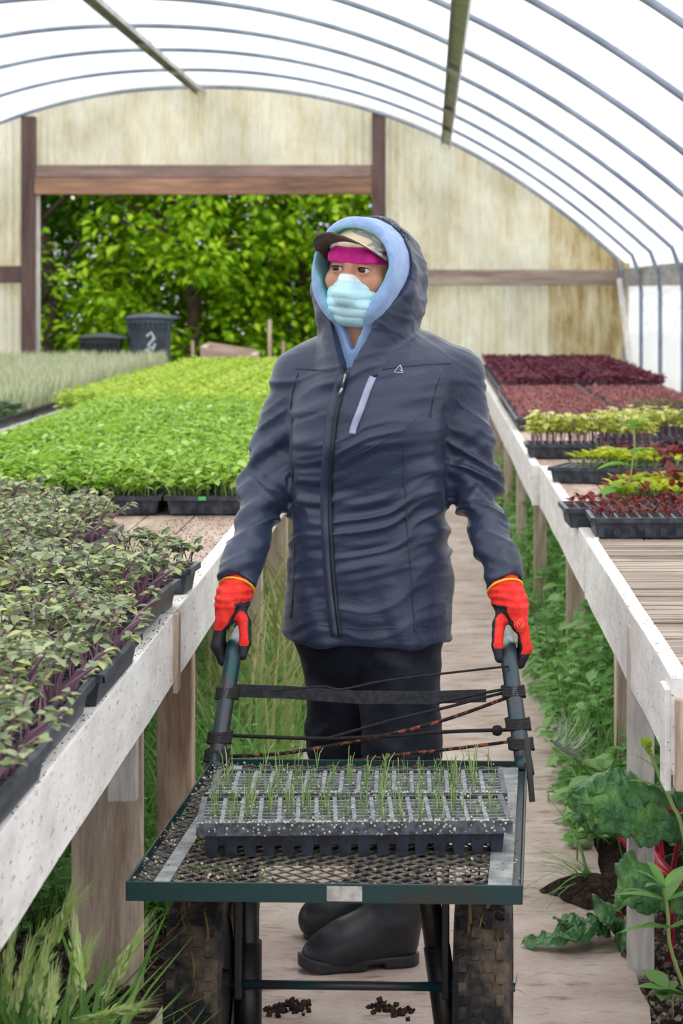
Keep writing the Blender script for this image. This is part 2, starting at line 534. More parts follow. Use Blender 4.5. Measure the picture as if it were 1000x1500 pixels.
timber('trim_46', (-3.485, 22.9, -.03), (-3.45, 22.97, 2.31), MT['leg_white'], 'pale strip on the inside of the doorway post')
mb = MB(); mb.tube([(1.66, 22.75, 1.56), (1.765-.02, 22.35, .6), (1.74, 22.2, 0)], .03, 8)
struct(mb.build('trim_47', MT['leg_white'], smooth=True), 'pale diagonal brace pole in the wall corner')
# ------------------------------------------------------------------ benches
BZ = .77
def bench(x0, x1, y0, y1, edge, label, legs, top='planks', apron_m=None, drop=.15, extra=None):
    """edge = +1: the walkway side is x1, -1: it is x0"""
    r = empty('plant_bench', ((x0+x1)/2, (y0+y1)/2, -.03), label, 'bench', 'white painted plant benches')
    mb = MB()
    if top == 'laths':      # narrow laths across
        y = y0
        while y < y1 - .03:
            mb.box((x0+.03, y, BZ-.022), (x1, y+.030, BZ-.002 - .003*rng.random())); y += .0345
        mb.box((x0+.2, y0, BZ-.06), (x0+.24, y1, BZ-.024)); mb.box((x1-.3, y0, BZ-.06), (x1-.26, y1, BZ-.024))
        mb.build('bench_top', MT['plank'], r)
    else:
        n = max(2, int((x1-x0)/.14)); w = (x1-x0-.03)/n
        for i in range(n):
            xx = x0 + (.0 if edge > 0 else .03) + i*w
            mb.box((xx, y0, BZ-.024), (xx+w-.006, y1, BZ-.002 - .003*rng.random()))
        for yy in np.arange(y0+.2, y1, .8): mb.box((x0+.03, yy, BZ-.11), (x1-.03, yy+.05, BZ-.026))
        mb.build('bench_top', MT['plank_y'], r)
    xe = x1 if edge > 0 else x0
    mb = MB()
    # apron board, slightly warped
    n = 14; V = []
    for i in range(n+1):
        y = y0 + (y1-y0)*i/n; wz = .0015*math.sin(i*1.7+x0*5); wx = .0008*math.sin(i*1.1+y0)
        for (dx, dz) in ((0, 0), (-edge*.034, 0), (-edge*.034, -drop), (0, -drop)):
            V.append((xe+dx+wx, y, BZ+dz+(wz if dz else .002)))
    Fc = []
    for i in range(n):
        for k in range(4):
            k2 = (k+1) % 4; q = (i*4+k, i*4+k2, (i+1)*4+k2, (i+1)*4+k)
            Fc.append(q if edge > 0 else q[::-1])
    Fc += [(0,1,2,3)[::-1], tuple(n*4+k for k in (0,1,2,3))]
    mb.add(V, Fc); bevel(mb.build('apron_board', apron_m or MT['white'], r), .003)
    for (a, b, m) in legs:
        mb = MB(); mb.box(a, b); bevel(mb.build('leg', MT[m], r), .004)
    for (nm, a, b, m) in extra or []:
        mb = MB(); mb.box(a, b); bevel(mb.build(nm, MT[m], r), .003)
    return r
def auto_legs(x, y0, y1, w=.09, m='leg_wood', step=1.9, xb=None):
    o = []
    for y in np.arange(y0, y1, step):
        o.append(((x-w/2, y, -.03), (x+w/2, y+w, BZ-.03), m))
        if xb is not None: o.append(((xb-w/2, y, -.03), (xb+w/2, y+w, BZ-.03), m))
    return o
LX = -.55
bench(-1.9, LX, 2.3, 5.575, 1, 'white painted plant bench at the bottom corner of the photo with grey-green seedlings',
      [((-.765, 6.03-.5, -.03), (-.614, 6.03-.46, BZ-.03), 'leg_wood'), ((-.72, 3.0, -.03), (-.63, 3.09, BZ-.03), 'leg_wood'),
       ((-1.85, 5.4, -.03), (-1.76, 5.49, BZ-.03), 'leg_wood')],
      extra=[('cleat', (-.672, 5.40, .40), (-.612, 5.45, .60), 'leg_white')])
bench(-1.9, LX, 5.60, 9.3, 1, 'white painted plant bench beside the gloved hand and the bare pinkish planks',
      [((-.645, 6.12, -.03), (-.562, 6.21, BZ-.03), 'leg_red'), ((-.645, 9.0, -.03), (-.585, 9.09, BZ-.03), 'leg_wood'),
       ((-.71, 8.9, -.03), (-.66, 8.98, BZ-.03), 'post_brown'), ((-1.85, 7.2, -.03), (-1.76, 7.29, BZ-.03), 'leg_wood')],
      extra=[('cleat', (-.552, 5.56, .60), (-.541, 5.63, .772), 'leg_wood')])
bench(-2.0, LX, 9.32, 21.4, 1, 'long plant bench carrying the bright green seedlings up to the doorway', auto_legs(-.62, 10.4, 21.3, xb=-1.9))
bench(-4.6, -2.12, 10.6, 21.6, 1, 'plant bench far from the walkway carrying the pale onion seedlings', auto_legs(-2.2, 10.8, 21.5, xb=-4.5))
RX = .433
bench(RX, 1.70, 4.62, 7.24, -1, 'white painted plant bench with bare grey laths in front of the black chard trays',
      [((.456-.028, 5.60, -.03), (.456+.028, 5.66, BZ-.03), 'leg_white'), ((.505, 7.05, -.03), (.565, 7.14, BZ-.03), 'leg_wood'),
       ((RX+.002, 4.60, .575), (RX+.06, 4.655, BZ-.03), 'leg_wood'), ((1.6, 4.8, -.03), (1.68, 4.88, BZ-.03), 'leg_wood')], top='laths', drop=.165,
      extra=[('corner_board', (RX-.012, 4.66, .565), (RX+.0, 4.76, BZ-.02), 'white')])
bench(RX, 1.70, 7.26, 10.2, -1, 'white painted plant bench under the yellow and red chard trays', auto_legs(.53, 9.4, 10, .07, 'leg_wood', xb=1.6), drop=.16)
bench(RX-.03, 1.70, 10.22, 22.6, -1, 'long white plant bench carrying the purple seedlings along the plastic side wall', auto_legs(.48, 11.3, 22.4, .055, xb=1.6, step=2.3))

# ------------------------------------------------------------------ trays
MT['tray'] = M('black_plastic_tray', rgb(36,41,52), rgb(66,73,86), rough=.4, scale=30, bmp=.15, bscale=200)
MT['plug'] = M('dusty_plug_tray', rgb(44,50,58), rgb(92,98,104), rough=.5, scale=60, bmp=.15, bscale=200)
MT['cup'] = M('blue_black_cup', rgb(18,24,36), rgb(36,48,70), rough=.35, scale=30)
MT['potting'] = M('potting_soil', rgb(44,36,30), rgb(120,104,88), rough=.95, scale=150, lo=.45, hi=.7, bmp=.8, bscale=160, bdist=.01)
MT['perlite'] = M('pale_perlite_crumbs', rgb(178,172,160), rgb(214,208,198), rough=.9, scale=90)

def tray_shell(w, d, h, nx, ny, cups=False, rim=.012, lip=.014, barw=.005):
    mb = MB(); W, D = w/2, d/2
    for (a, b) in (((-W, -D), (W, -D+rim)), ((-W, D-rim), (W, D)), ((-W, -D+rim), (-W+rim, D-rim)), ((W-rim, -D+rim), (W, D-rim))):
        mb.box((a[0], a[1], h-.004), (b[0], b[1], h))
    for (a, b) in (((-W, -D), (W, -D+.003)), ((-W, D-.003), (W, D)), ((-W, -D), (-W+.003, D)), ((W-.003, -D), (W, D))):
        mb.box((a[0], a[1], h-lip), (b[0], b[1], h-.004))
    cw, cd = (w-2*rim)/nx, (d-2*rim)/ny
    for i in range(1, nx):
        x = -W+rim+i*cw; mb.box((x-barw/2*1.3, -D+rim, h-.005), (x+barw/2*1.3, D-rim, h-.001), 2 if cups else 0)
    for j in range(1, ny):
        y = -D+rim+j*cd; mb.box((-W+rim, y-barw/2, h-.005), (W-rim, y+barw/2, h-.0015), 2 if cups else 0)
    if cups:
        for i in range(nx):
            for j in range(ny):
                if i in (0, nx-1) or j in (0, 1, ny-1):
                    mb.taper((-W+rim+(i+.5)*cw, -D+rim+(j+.5)*cd), 0, h-.008, cw*.27, cd*.27, cw*.44, cd*.44, 1)
        mb.box((-W+rim*2, -D+rim*2, h*.3), (W-rim*2, D-rim*2, h-.014), 1)
    else:
        a, b = .018, .008
        V = []; 
        for (q, z) in ((a, 0), (b, h-.004)):
            V += [(-W+q, -D+q, z), (W-q, -D+q, z), (W-q, D-q, z), (-W+q, D-q, z)]
        mb.add(V, [(0,1,5,4), (1,2,6,5), (2,3,7,6), (3,0,4,7), (0,3,2,1)])
        nr = int(w/.045)
        for i in range(nr):
            x = -W + .03 + (w-.06)*i/(nr-1)
            for s in (-1, 1):
                y0 = s*(D-.019); mb.box((x-.008, y0, 0.004), (x+.008, y0+s*.006, h-.012))
    return mb
def soil_sheet(w, d, h, rim=.012, n=(24, 12)):
    mb = MB(); V = []
    for i in range(n[0]):
        for j in range(n[1]):
            V.append((-w/2+rim+(w-2*rim)*i/(n[0]-1), -d/2+rim+(d-2*rim)*j/(n[1]-1), h-.008+.004*rng.random()))
    mb.grid(A(V), *n)
    k = 90
    cr = MB()
    return mb

TW, TD, TH = .275, .54, .058
SHELL = {}
def protos():
    a = tray_shell(TW, TD, TH, 8, 16); SHELL['long'] = a.mesh('tray_shell', [MT['tray'], MT['cup']])
    SHELL['soil'] = soil_sheet(TW, TD, TH, n=(10, 18)).mesh('soil', MT['potting'], True)
    a = tray_shell(TD, TW, TH, 16, 8); SHELL['wide'] = a.mesh('tray_shell', [MT['tray'], MT['cup']])
    SHELL['soilw'] = soil_sheet(TD, TW, TH, n=(18, 10)).mesh('soil', MT['potting'], True)
protos()

# foliage of one tray; origin at the tray base centre
L3 = leaf_T(.62, 3, .14, .25, .8); L3n = leaf_T(.36, 3, .14, .3, .9); L4 = leaf_T(.55, 4, .16, .45, .8)
ST = stem_T(.03, 3, .35, 3); BL = blade_T(.06, 4, .3)
MT['lf_brassica'] = leafmat('grey_green_leaf', [rgb(128,146,104), rgb(154,168,124), rgb(176,186,144), rgb(144,164,114), rgb(200,206,130), rgb(166,178,152), rgb(118,136,102)], .25)
MT['st_purple'] = leafmat('purple_stem', [rgb(136,98,122), rgb(160,120,142), rgb(116,80,104)], .1)
MT['lf_bright'] = leafmat('bright_green_leaf', [rgb(150,194,62), rgb(176,212,92), rgb(122,168,50), rgb(206,228,142), rgb(162,202,76), rgb(140,184,56)], .42)  # the whitish tone paints highlights onto some of the leaves
MT['lf_lime'] = leafmat('lime_green_leaf', [rgb(172,204,62), rgb(196,218,88), rgb(156,192,58), rgb(212,226,112)], .42)
MT['st_green'] = leafmat('pale_green_stem', [rgb(150,180,96), rgb(176,196,128), rgb(120,156,70)], .3)
MT['lf_onion'] = leafmat('pale_onion_blade', [rgb(170,184,138), rgb(198,202,166), rgb(210,208,182), rgb(152,172,120), rgb(216,212,194)], .35)
MT['lf_dark'] = leafmat('blue_green_leaf', [rgb(70,98,74), rgb(88,116,86), rgb(104,128,98), rgb(80,106,74)], .25)
MT['lf_burg'] = leafmat('burgundy_leaf', [rgb(92,34,54), rgb(118,50,70), rgb(76,28,46), rgb(140,72,90), rgb(104,50,62)], .3)
MT['lf_brick'] = leafmat('brick_red_leaf', [rgb(160,92,94), rgb(186,118,114), rgb(140,72,78), rgb(202,142,134), rgb(150,104,96)], .3)
MT['lf_yellow'] = leafmat('yellow_green_leaf', [rgb(216,220,100), rgb(232,232,136), rgb(198,208,84), rgb(240,238,170), rgb(182,198,78)], .4)
MT['lf_olive'] = leafmat('olive_leaf', [rgb(112,110,62), rgb(136,132,80), rgb(96,96,52), rgb(126,110,72)], .3)
MT['lf_chard_y'] = leafmat('golden_chard_leaf', [rgb(196,200,40), rgb(214,210,50), rgb(160,184,44)], .4)
MT['lf_chard_r'] = leafmat('red_chard_leaf', [rgb(140,34,44), rgb(118,34,40), rgb(160,60,52), rgb(120,50,40)], .35)

def plants_mesh(kind, w, d):
    mb = MB(); z0 = TH - .008
    def pts(n, jit=.5):
        nx = max(1, round(math.sqrt(n*w/d))); ny = max(1, round(n/nx))
        i, j = np.meshgrid(np.arange(nx), np.arange(ny), indexing='ij')
        x = (-w/2+.02 + (w-.04)*(i.ravel()+.5)/nx) + U(-jit, jit, nx*ny)*w/nx
        y = (-d/2+.02 + (d-.04)*(j.ravel()+.5)/ny) + U(-jit, jit, nx*ny)*d/ny
        return np.stack([x, y, np.full(len(x), z0)], 1)
    def plant(n, hlo, hhi, nl, llo, lhi, T, pit=(-.2, .7), bend=.35, jit=.5, stem_r=1.0, edge=True, levels=.0, spread=.3):
        p = pts(n, jit); N = len(p); h = U(hlo, hhi, N); yaw = U(0, 6.28, N)
        if edge:      # outer plants lean out over the rim
            lean = np.maximum(np.abs(p[:,0])/(w/2), np.abs(p[:,1])/(d/2)) > .82
            yaw = np.where(lean, np.arctan2(p[:,1]*w/d*(np.abs(p[:,1])/(d/2) > .8), p[:,0]*(np.abs(p[:,0])/(w/2) > .8)) - math.pi/2 + U(-.4, .4, N), yaw)
        else: lean = np.zeros(N, bool)
        bsc = np.where(lean, 1.9, 1.0)
        scatter(mb, ST, p, yaw, 0, np.stack([np.full(N, .07*stem_r), h*bsc, h*np.where(lean, .8, 1)], 1), 0)
        off = np.stack([-np.sin(yaw)*.35*h*bsc, np.cos(yaw)*.35*h*bsc, h*np.where(lean, .8, 1)], 1)
        for q in range(nl):
            f = 1 - levels*(q/nl); y2 = U(0, 6.28, N)
            top = p + off*f
            scatter(mb, T, top, y2, U(pit[0], pit[1], N), U(llo, lhi, N), 1, roll=U(-.5, .5, N))
    if kind == 'brassica':
        plant(290, .055, .11, 6, .014, .029, L3, (-.3, .7), levels=.3, stem_r=.65); mats = [MT['st_purple'], MT['lf_brassica']]
    elif kind == 'bright':
        plant(170, .055, .115, 7, .02, .045, L4, (-.3, .9), levels=.5); mats = [MT['st_green'], MT['lf_bright']]
    elif kind == 'lime':
        plant(170, .055, .115, 7, .02, .045, L4, (-.3, .9), levels=.5); mats = [MT['st_green'], MT['lf_lime']]
    elif kind == 'onion':
        p = pts(260); N = len(p)
        scatter(mb, BL, p, U(0, 6.28, N), U(-.15, .15, N), U(.10, .19, N), 0)
        p = pts(260); N = len(p)
        scatter(mb, BL, p, U(0, 6.28, N), U(-.3, .3, N), U(.07, .14, N), 0); mats = [MT['lf_onion']]
    elif kind == 'dark':
        plant(130, .04, .075, 5, .026, .045, L3, (-.2, .8)); mats = [MT['st_green'], MT['lf_dark']]
    elif kind == 'burgundy':
        plant(105, .025, .06, 5, .022, .04, L3, (-.1, .9), jit=.3, edge=False); mats = [MT['st_purple'], MT['lf_burg']]
    elif kind == 'brick':
        plant(128, .02, .04, 4, .014, .024, L3, (0, .7), jit=.2, edge=False); mats = [MT['st_purple'], MT['lf_brick']]
    elif kind == 'olive':
        plant(200, .06, .11, 4, .016, .03, L3n, (0, .9), edge=False); mats = [MT['st_purple'], MT['lf_olive']]
    return mb.mesh('seedlings', mats)

FOL = {}
def fol(kind, wide=False, var=3):
    key = (kind, wide)
    if key not in FOL: FOL[key] = [plants_mesh(kind, TD if wide else TW, TW if wide else TD) for _ in range(var)]
    return FOL[key][int(rng.integers(len(FOL[key])))]

def link_part(name, me, root, loc=(0,0,0), rz=0, sc=1, kind=None):
    o = bpy.data.objects.new(name, me); o.parent = root; o.location = loc; o.rotation_euler = (0, 0, rz)
    o.scale = (sc, sc, sc)
    COL.objects.link(o)
    if kind: o['kind'] = kind
    return o

def put_tray(kind, x, y, label, group, wide=False, rz=0.0, sc=1.0, z=BZ, turn=True):
    r = empty('seedling_tray', (x, y, z), label, 'seedling tray', group, rz)
    link_part('tray_shell', SHELL['wide' if wide else 'long'], r)
    link_part('soil', SHELL['soilw' if wide else 'soil'], r)
    f = link_part('seedlings', fol(kind, wide), r, rz=math.pi*int(rng.integers(2)) if turn else 0, kind='stuff')
    f.scale = (1, 1, sc)
    return r

ORD = ['first', 'second', 'third', 'fourth', 'fifth', 'sixth', 'seventh', 'eighth', 'ninth', 'tenth', 'eleventh', 'twelfth', 'thirteenth', 'fourteenth',
       'fifteenth', 'sixteenth', 'seventeenth', 'eighteenth', 'nineteenth', 'twentieth', 'twenty-first', 'twenty-second', 'twenty-third', 'twenty-fourth', 'twenty-fifth', 'twenty-sixth']
def xl(c): return LX - TW/2 - .004 - c*(TW+.006)
# near grey-green trays, columns away from the walkway
for c, yl in ((0, [3.435, 4.005, 4.575, 5.25]), (1, [4.0, 4.56, 5.12, 5.68, 6.24, 6.80]), (2, [5.12, 5.68, 6.24, 6.80, 7.36]), (3, [6.24, 6.80, 7.36])):
    for k, y in enumerate(yl):
        lab = 'tray of grey-green purple-stemmed seedlings, %s column in from the bench edge, %s from the camera' % (ORD[c], ORD[k])
        if c == 0: lab = 'tray of grey-green purple-stemmed seedlings on the white bench edge, %s from the camera' % ORD[k]
        put_tray('brassica', xl(c) + U(-.004, .004, 1)[0] + (.012 if c == 0 and k in (0, 2) else 0), y, lab, 'grey-green seedling trays on the near bench', rz=U(-.015, .015, 1)[0] + (-.03 if (c, k) == (0, 3) else 0), z=BZ + (.012 if (c, k) == (0, 3) else 0))
# two small pots at the end of that row
sm = tray_shell(.12, .16, .062, 1, 1); SM = sm.mesh('tray_shell', [MT['tray'], MT['cup']]); SMs = soil_sheet(.12, .16, .062, n=(6, 6)).mesh('soil', MT['potting'])
def small_fol():
    w0 = globals()['TW'], globals()['TD']
    mb = MB(); N = 26
    p = np.stack([U(-.05, .05, N), U(-.07, .07, N), np.full(N, .054)], 1); h = U(.04, .07, N); yw = U(0, 6.28, N)
    scatter(mb, ST, p, yw, 0, np.stack([np.full(N, .07), h, h], 1), 0)
    off = np.stack([-np.sin(yw)*.35*h, np.cos(yw)*.35*h, h], 1)
    for q in range(4): scatter(mb, L3, p+off, U(0, 6.28, N), U(-.3, .6, N), U(.02, .036, N), 1)
    return mb.mesh('seedlings', [MT['st_purple'], MT['lf_brassica']])
SF = small_fol()
for (x, y, lab) in ((-.612, 5.62, 'small black pot of seedlings wedged behind the edge trays'), (-.60, 5.98, 'small black pot of seedlings last before the bare planks'), (-.70, 6.22, 'small black pot of seedlings set back near the bare planks')):
    r = empty('seedling_pot', (x, y, BZ), lab, 'seedling pot', 'small black pots', rz=-.06)
    link_part('tray_shell', SM, r); link_part('soil', SMs, r); link_part('seedlings', SF, r, kind='stuff')

# bright green rows
for row in range(23):
    y = 8.30 + row*.556
    ncol = 4 if row < 10 else 5
    for c in range(ncol):
        if abs(630 + xl(c)*F/y) > 1000 and False: continue
        if 630 + (xl(c)+TW/2)*F/(y+.3) < -10: continue
        kind = 'lime' if row > 8 else 'bright'
        lab = '%s green seedling tray, %s row from the bare planks, %s tray from the walkway' % ('lime' if row > 8 else 'bright', ORD[row], ORD[c])
        r = put_tray(kind, xl(c), y, lab, 'bright green seedling trays', rz=U(-.02, .02, 1)[0])
        if row == 0 and c == 0:
            mb = MB(); mb.box((-.03, -TD/2-.0015, TH-.013), (-.006, -TD/2, TH-.001))
            o = mb.build('green_tape', M('green_tape', rgb(90,200,120), rough=.5)); o.parent = r
            tag(o, 'bright green tape label on the tray rim')
# dark and pale trays further from the walkway
for row in range(19):
    y = 10.95 + row*.558
    for c in range(8):
        x = -2.27 - c*(TW+.006)
        if row < 3 and c < 0: continue
        if 630 + (x+TW/2)*F/(y+.3) < -5: continue
        if row in (5,) and c > 0: continue
        kind = 'dark' if row < 5 else 'onion'
        lab = ('dull blue-green seedling tray, %s row back, %s tray out from the lime green ones' if kind == 'dark' else 'pale onion seedling tray, %s row back, %s tray out from the lime green ones') % (ORD[row if kind == 'dark' else row-5], ORD[c])
        put_tray(kind, x, y, lab, 'dull blue-green seedling trays' if kind == 'dark' else 'pale onion seedling trays', rz=U(-.02, .02, 1)[0])

# right bench: far burgundy, brick red, then olive and dark red
XR = RX - .02
def xr(c): return XR + TD/2 + .01 + c*(TD+.006)
for row in range(20):
    y = 16.75 + row*.285
    for c in range(2):
        lab = 'dark burgundy seedling tray, %s row from the cream end wall, %s' % (ORD[19-row], 'on the walkway side' if c == 0 else 'on the plastic wall side')
        put_tray('burgundy', xr(c)+.02, y, lab, 'dark burgundy seedling trays', True, rz=U(-.02, .02, 1)[0], sc=1.2)
for row in range(15):
    y = 12.4 + row*.287
    for c in range(2):
        if row in (0, 1) and c == 0: continue
        k = 'olive' if row in (0, 1) else 'brick'
        lab = 'small brick red seedling tray, %s row behind the yellow-green tray, %s' % (ORD[row], 'on the walkway side' if c == 0 else 'on the plastic wall side')
        if k == 'olive': lab = 'tray of fine olive seedlings near the plastic wall, %s row' % ('front' if row == 0 else 'rear')
        put_tray(k, xr(c), y, lab, 'brick red seedling trays' if k == 'brick' else 'olive seedling trays', True, rz=U(-.02, .02, 1)[0])
for k in range(4):
    x, y = ((.85, 10.05), (.85, 10.36), (1.41, 10.05), (1.41, 10.36))[k]
    put_tray('burgundy', x+.12, y, 'tray of dark red seedlings beside the yellow-green tray, %s' % ('front one', 'behind the front one', 'third back near the wall', 'rear one near the wall')[k],
             'dark red seedling trays by the yellow-green tray', True, rz=.05, sc=.7)

# trays whose plants stand apart: every seedling is a part of its tray
def seedling_variants(kind, n=4):
    out = []
    for _ in range(n):
        mb = MB()
        if kind == 'yellow':
            h = .06+.05*rng.random()
            scatter(mb, ST, [(0,0,0)], U(0,6,1), 0, A([[.09, h*.6, h]]), 0)
            for q in range(10): scatter(mb, L3, [(U(-.01,.01,1)[0], U(-.01,.01,1)[0], h*(1-.5*(q/10)))], U(0,6.28,1), U(-.4,.6,1), U(.026,.045,1), 1)
            ms = [MT['st_purple'], MT['lf_yellow']]
        else:
            ycol = kind == 'chard_y'
            h = .03 + .03*rng.random()
            for q in range(4):
                yw = U(0,6.28,1); scatter(mb, ST, [(0,0,0)], yw, 0, A([[.06, h, h]]), 0)
                t = [(-math.sin(yw[0])*.35*h, math.cos(yw[0])*.35*h, h*.97)]
                scatter(mb, L3, t, yw+U(-.4,.4,1), U(.3,1.1,1), U(.03,.055,1), 1)
            ms = [MT['st_green'] if ycol else MT['lf_chard_r'], MT['lf_chard_y'] if ycol else MT['lf_chard_r']]
        out.append(mb.mesh('seedling', ms))
    return out
VAR = {k: seedling_variants(k) for k in ('yellow', 'chard_y', 'chard_r')}
def open_tray(x, y, label, group, plan, rz=0, z=BZ, nx=11, ny=5, fill=.8, sc=1.0, tilt=0):
    r = empty('seedling_tray', (x, y, z), label, 'seedling tray', group, rz)
    r.rotation_euler = (0, tilt, rz)
    link_part('tray_shell', SHELL['wide'], r); link_part('soil', SHELL['soilw'], r)
    for i in range(nx):
        for j in range(ny):
            if rng.random() > fill: continue
            kk = plan(i/(nx-1), j/(ny-1))
            if not kk: continue
            vs = VAR[kk]
            o = link_part('seedling', vs[int(rng.integers(4))], r, (-TD/2+.03+(TD-.06)*(i+U(-.25,.25,1)[0])/(nx-1), -TW/2+.03+(TW-.06)*(j+U(-.25,.25,1)[0])/(ny-1), TH-.008), U(0,6.28,1)[0], sc*U(.75,1.15,1)[0])
    return r
open_tray(.665, 10.86, 'long black tray of tall yellow-green seedlings with purple stems on the bench edge', 'yellow-green seedling trays', lambda a, b: 'yellow', nx=16, ny=6, fill=1, sc=1.15)
open_tray(.99, 11.35, 'tray of tall yellow-green seedlings behind the yellow-green tray at the bench edge', 'yellow-green seedling trays', lambda a, b: 'yellow', nx=16, ny=6, fill=1, sc=1.1)
open_tray(.72, 7.40, 'black tray of short red chard seedlings at the front of the bare laths', 'chard trays', lambda a, b: 'chard_r' if a < .75 else ('chard_y' if rng.random() < .6 else 'chard_r'), fill=.9, sc=.42, nx=16, ny=6)
open_tray(1.27, 7.42, 'black tray of mixed chard seedlings nearest the plastic wall at the bare laths', 'chard trays', lambda a, b: 'chard_y' if rng.random() < .5 else 'chard_r', sc=.9)
open_tray(.66, 7.72, 'black tray of red chard seedlings jutting over the bench edge behind the front tray', 'chard trays', lambda a, b: 'chard_r', fill=.85, sc=.45, nx=16, ny=6, rz=.03)
yr = lambda f: (lambda a, b: 'chard_y' if rng.random() < f else 'chard_r')
open_tray(.80, 8.03, 'black tray of yellow chard seedlings mixed with red ones', 'chard trays', yr(.74), fill=.95, sc=.78, rz=.04, nx=14, ny=7)
open_tray(.85, 8.36, 'black tray of bushy yellow chard seedlings third from the bare laths', 'chard trays', yr(.74), fill=.95, sc=.85, rz=.02, nx=14, ny=7)
open_tray(1.37, 8.05, 'black tray of yellow and red chard seedlings by the plastic wall', 'chard trays', yr(.6), fill=.8, sc=1.0)
open_tray(.72, 9.42, 'black tray of a few yellow and red seedlings lying askew behind the others', 'chard trays', lambda a, b: None if a < .12 else ('chard_y' if a < .72 or rng.random() < .3 else 'chard_r'), sc=1.0, rz=-.28, nx=14, ny=6)
# young leafy weed rising between the chard trays
MT['weedling'] = leafmat('weed_leaf', [rgb(96,160,50), rgb(120,176,64)], .4)
r = empty('weed_seedling', (.60, 7.95, BZ), 'tall bright green weed growing up between the chard trays', 'weed')
mb = MB(); mb.tube([(.60,7.95,BZ), (.61,7.94,.88), (.625,7.93,.99), (.62,7.92,1.06)], [.004,.0035,.003,.002], 6); mb.build('stem', MT['st_green'], r, True)
for (x, y, z, yw, pt, s) in ((.615,7.93,1.05,-1.2,.5,.07), (.62,7.93,1.04,1.4,.6,.06), (.62,7.92,1.05,3,.7,.06), (.61,7.94,.97,-1.3,.3,.09), (.61,7.94,.93,1.7,.2,.1), (.605,7.94,.86,2.2,.1,.12), (.60,7.94,.83,1.0,-.1,.13)):
    mb = MB(); scatter(mb, leaf_T(.55, 6, .15, .35, .8), [(x,y,z)], yw, pt, s); mb.build('leaf', MT['weedling'], r, True)
# ------------------------------------------------------------------ hand cart
MT['green'] = M('dark_green_enamel', rgb(10,52,54), rgb(40,40,34), rough=.38, scale=6, lo=.5, hi=.62, bmp=.1, bscale=120)
MT['pipe'] = M('worn_teal_pipe', rgb(24,70,76), rgb(62,62,70), rough=.3, scale=9, lo=.42, hi=.55, metal=.3, bmp=.1, bscale=150)
MT['mesh'] = M('dusty_expanded_metal', rgb(70,68,64), rgb(138,130,120), rough=.6, metal=.3, scale=50)
MT['black'] = M('black_frame_pipe', rgb(12,14,16), rgb(30,28,26), rough=.4, scale=14)
MT['strap'] = M('black_webbing', rgb(22,24,30), rgb(48,50,58), rough=.7, scale=80)
MT['rope'] = M('black_cord', rgb(16,14,18), rgb(34,28,30), rough=.8, scale=120)
MT['rope_o'] = M('black_and_rust_cord', rgb(18,14,16), rgb(150,74,50), rough=.8, scale=60, lo=.52, hi=.6)
MT['tire'] = M('muddy_black_rubber', rgb(18,18,26), rgb(104,88,72), rough=.7, scale=14, lo=.46, hi=.66, bmp=.6, bscale=60)
MT['hub'] = M('dark_blue_rim', rgb(24,34,60), rgb(60,58,60), rough=.5, scale=15)
MT['plate'] = M('scuffed_metal_plate', rgb(150,148,144), rgb(196,192,186), rough=.5, scale=30)
MT['straw'] = leafmat('dry_grass_bits', [rgb(120,98,66), rgb(90,72,50), rgb(150,128,88), rgb(104,96,54)], .1)

AC = -math.radians(2.5); WC, LC, DZ = .642, 1.107, .5
OX, OY = -.494, 4.222
EX = A((math.cos(AC), math.sin(AC), 0)); EY = A((-math.sin(AC), math.cos(AC), 0))
def Cc(u, v, z): return A((OX, OY, 0)) + EX*u + EY*v + A((0, 0, z))
cart = empty('hand_cart', Cc(WC/2, LC/2, 0), 'dark green metal hand cart with an expanded metal deck pushed by the hooded person', 'cart', rz=AC)
mb = MB()
up = (0, 0, 1)
for (a, b, n) in (((0,0),(WC,0),EY), ((0,LC),(WC,LC),-EY), ((0,0),(0,LC),EX), ((WC,0),(WC,LC),-EX)):
    p0, p1 = Cc(*a, DZ-.012), Cc(*b, DZ-.012)
    mb.beam(p0, p1, .004, .032, up)
    mb.beam(p0 + n*.02 + A((0,0,-.0)), p1 + n*.02 + A((0,0,-.0)), .036, .004, up)
bevel(mb.build('deck_frame', MT['green'], cart), .0015)
mb = MB()
for v in (.36, .74): mb.beam(Cc(0, v, DZ-.03), Cc(WC, v, DZ-.03), .03, .03)
for u in (.16, .47): mb.beam(Cc(u, .3, DZ-.035), Cc(u, LC, DZ-.035), .022, .022)
mb.build('deck_brace', MT['green'], cart)
mb = MB(); pu, pv = .034, .021
nu, nv = int((WC-.02)/pu), int((LC-.02)/pv)
for j in range(nv):
    v0 = .01 + j*pv
    for i in range(nu):
        u0 = .01 + i*pu; s = j % 2
        a = Cc(u0 + (0 if s else pu/2), v0, DZ-.004); b = Cc(u0 + (pu/2 if s else pu), v0+pv, DZ-.004)
        c = Cc(u0 + (pu if s else pu/2), v0, DZ-.004); d = Cc(u0 + (pu/2 if s else 0), v0+pv, DZ-.004)
        mb.beam(a, b, .0024, .003); mb.beam(c, d, .0024, .003)
mb.build('mesh_deck', MT['mesh'], cart)
mb = MB(); mb.beam(Cc(.327, -.004, DZ-.012), Cc(.384, -.004, DZ-.012), .002, .024)
tag(mb.build('metal_plate', MT['plate'], cart), 'pale scuffed plate on the front rail')
for u, w_ in ((.055, .026), (WC-.035, .040)):
    mb = MB(); mb.beam(Cc(u, .004, DZ), Cc(u, LC-.06, DZ), w_, .003); bevel(mb.build('flat_bar', M('dusty_grey_flat_bar', rgb(104,112,114), rgb(160,162,160), rough=.5, metal=.3, scale=18), cart), .001)
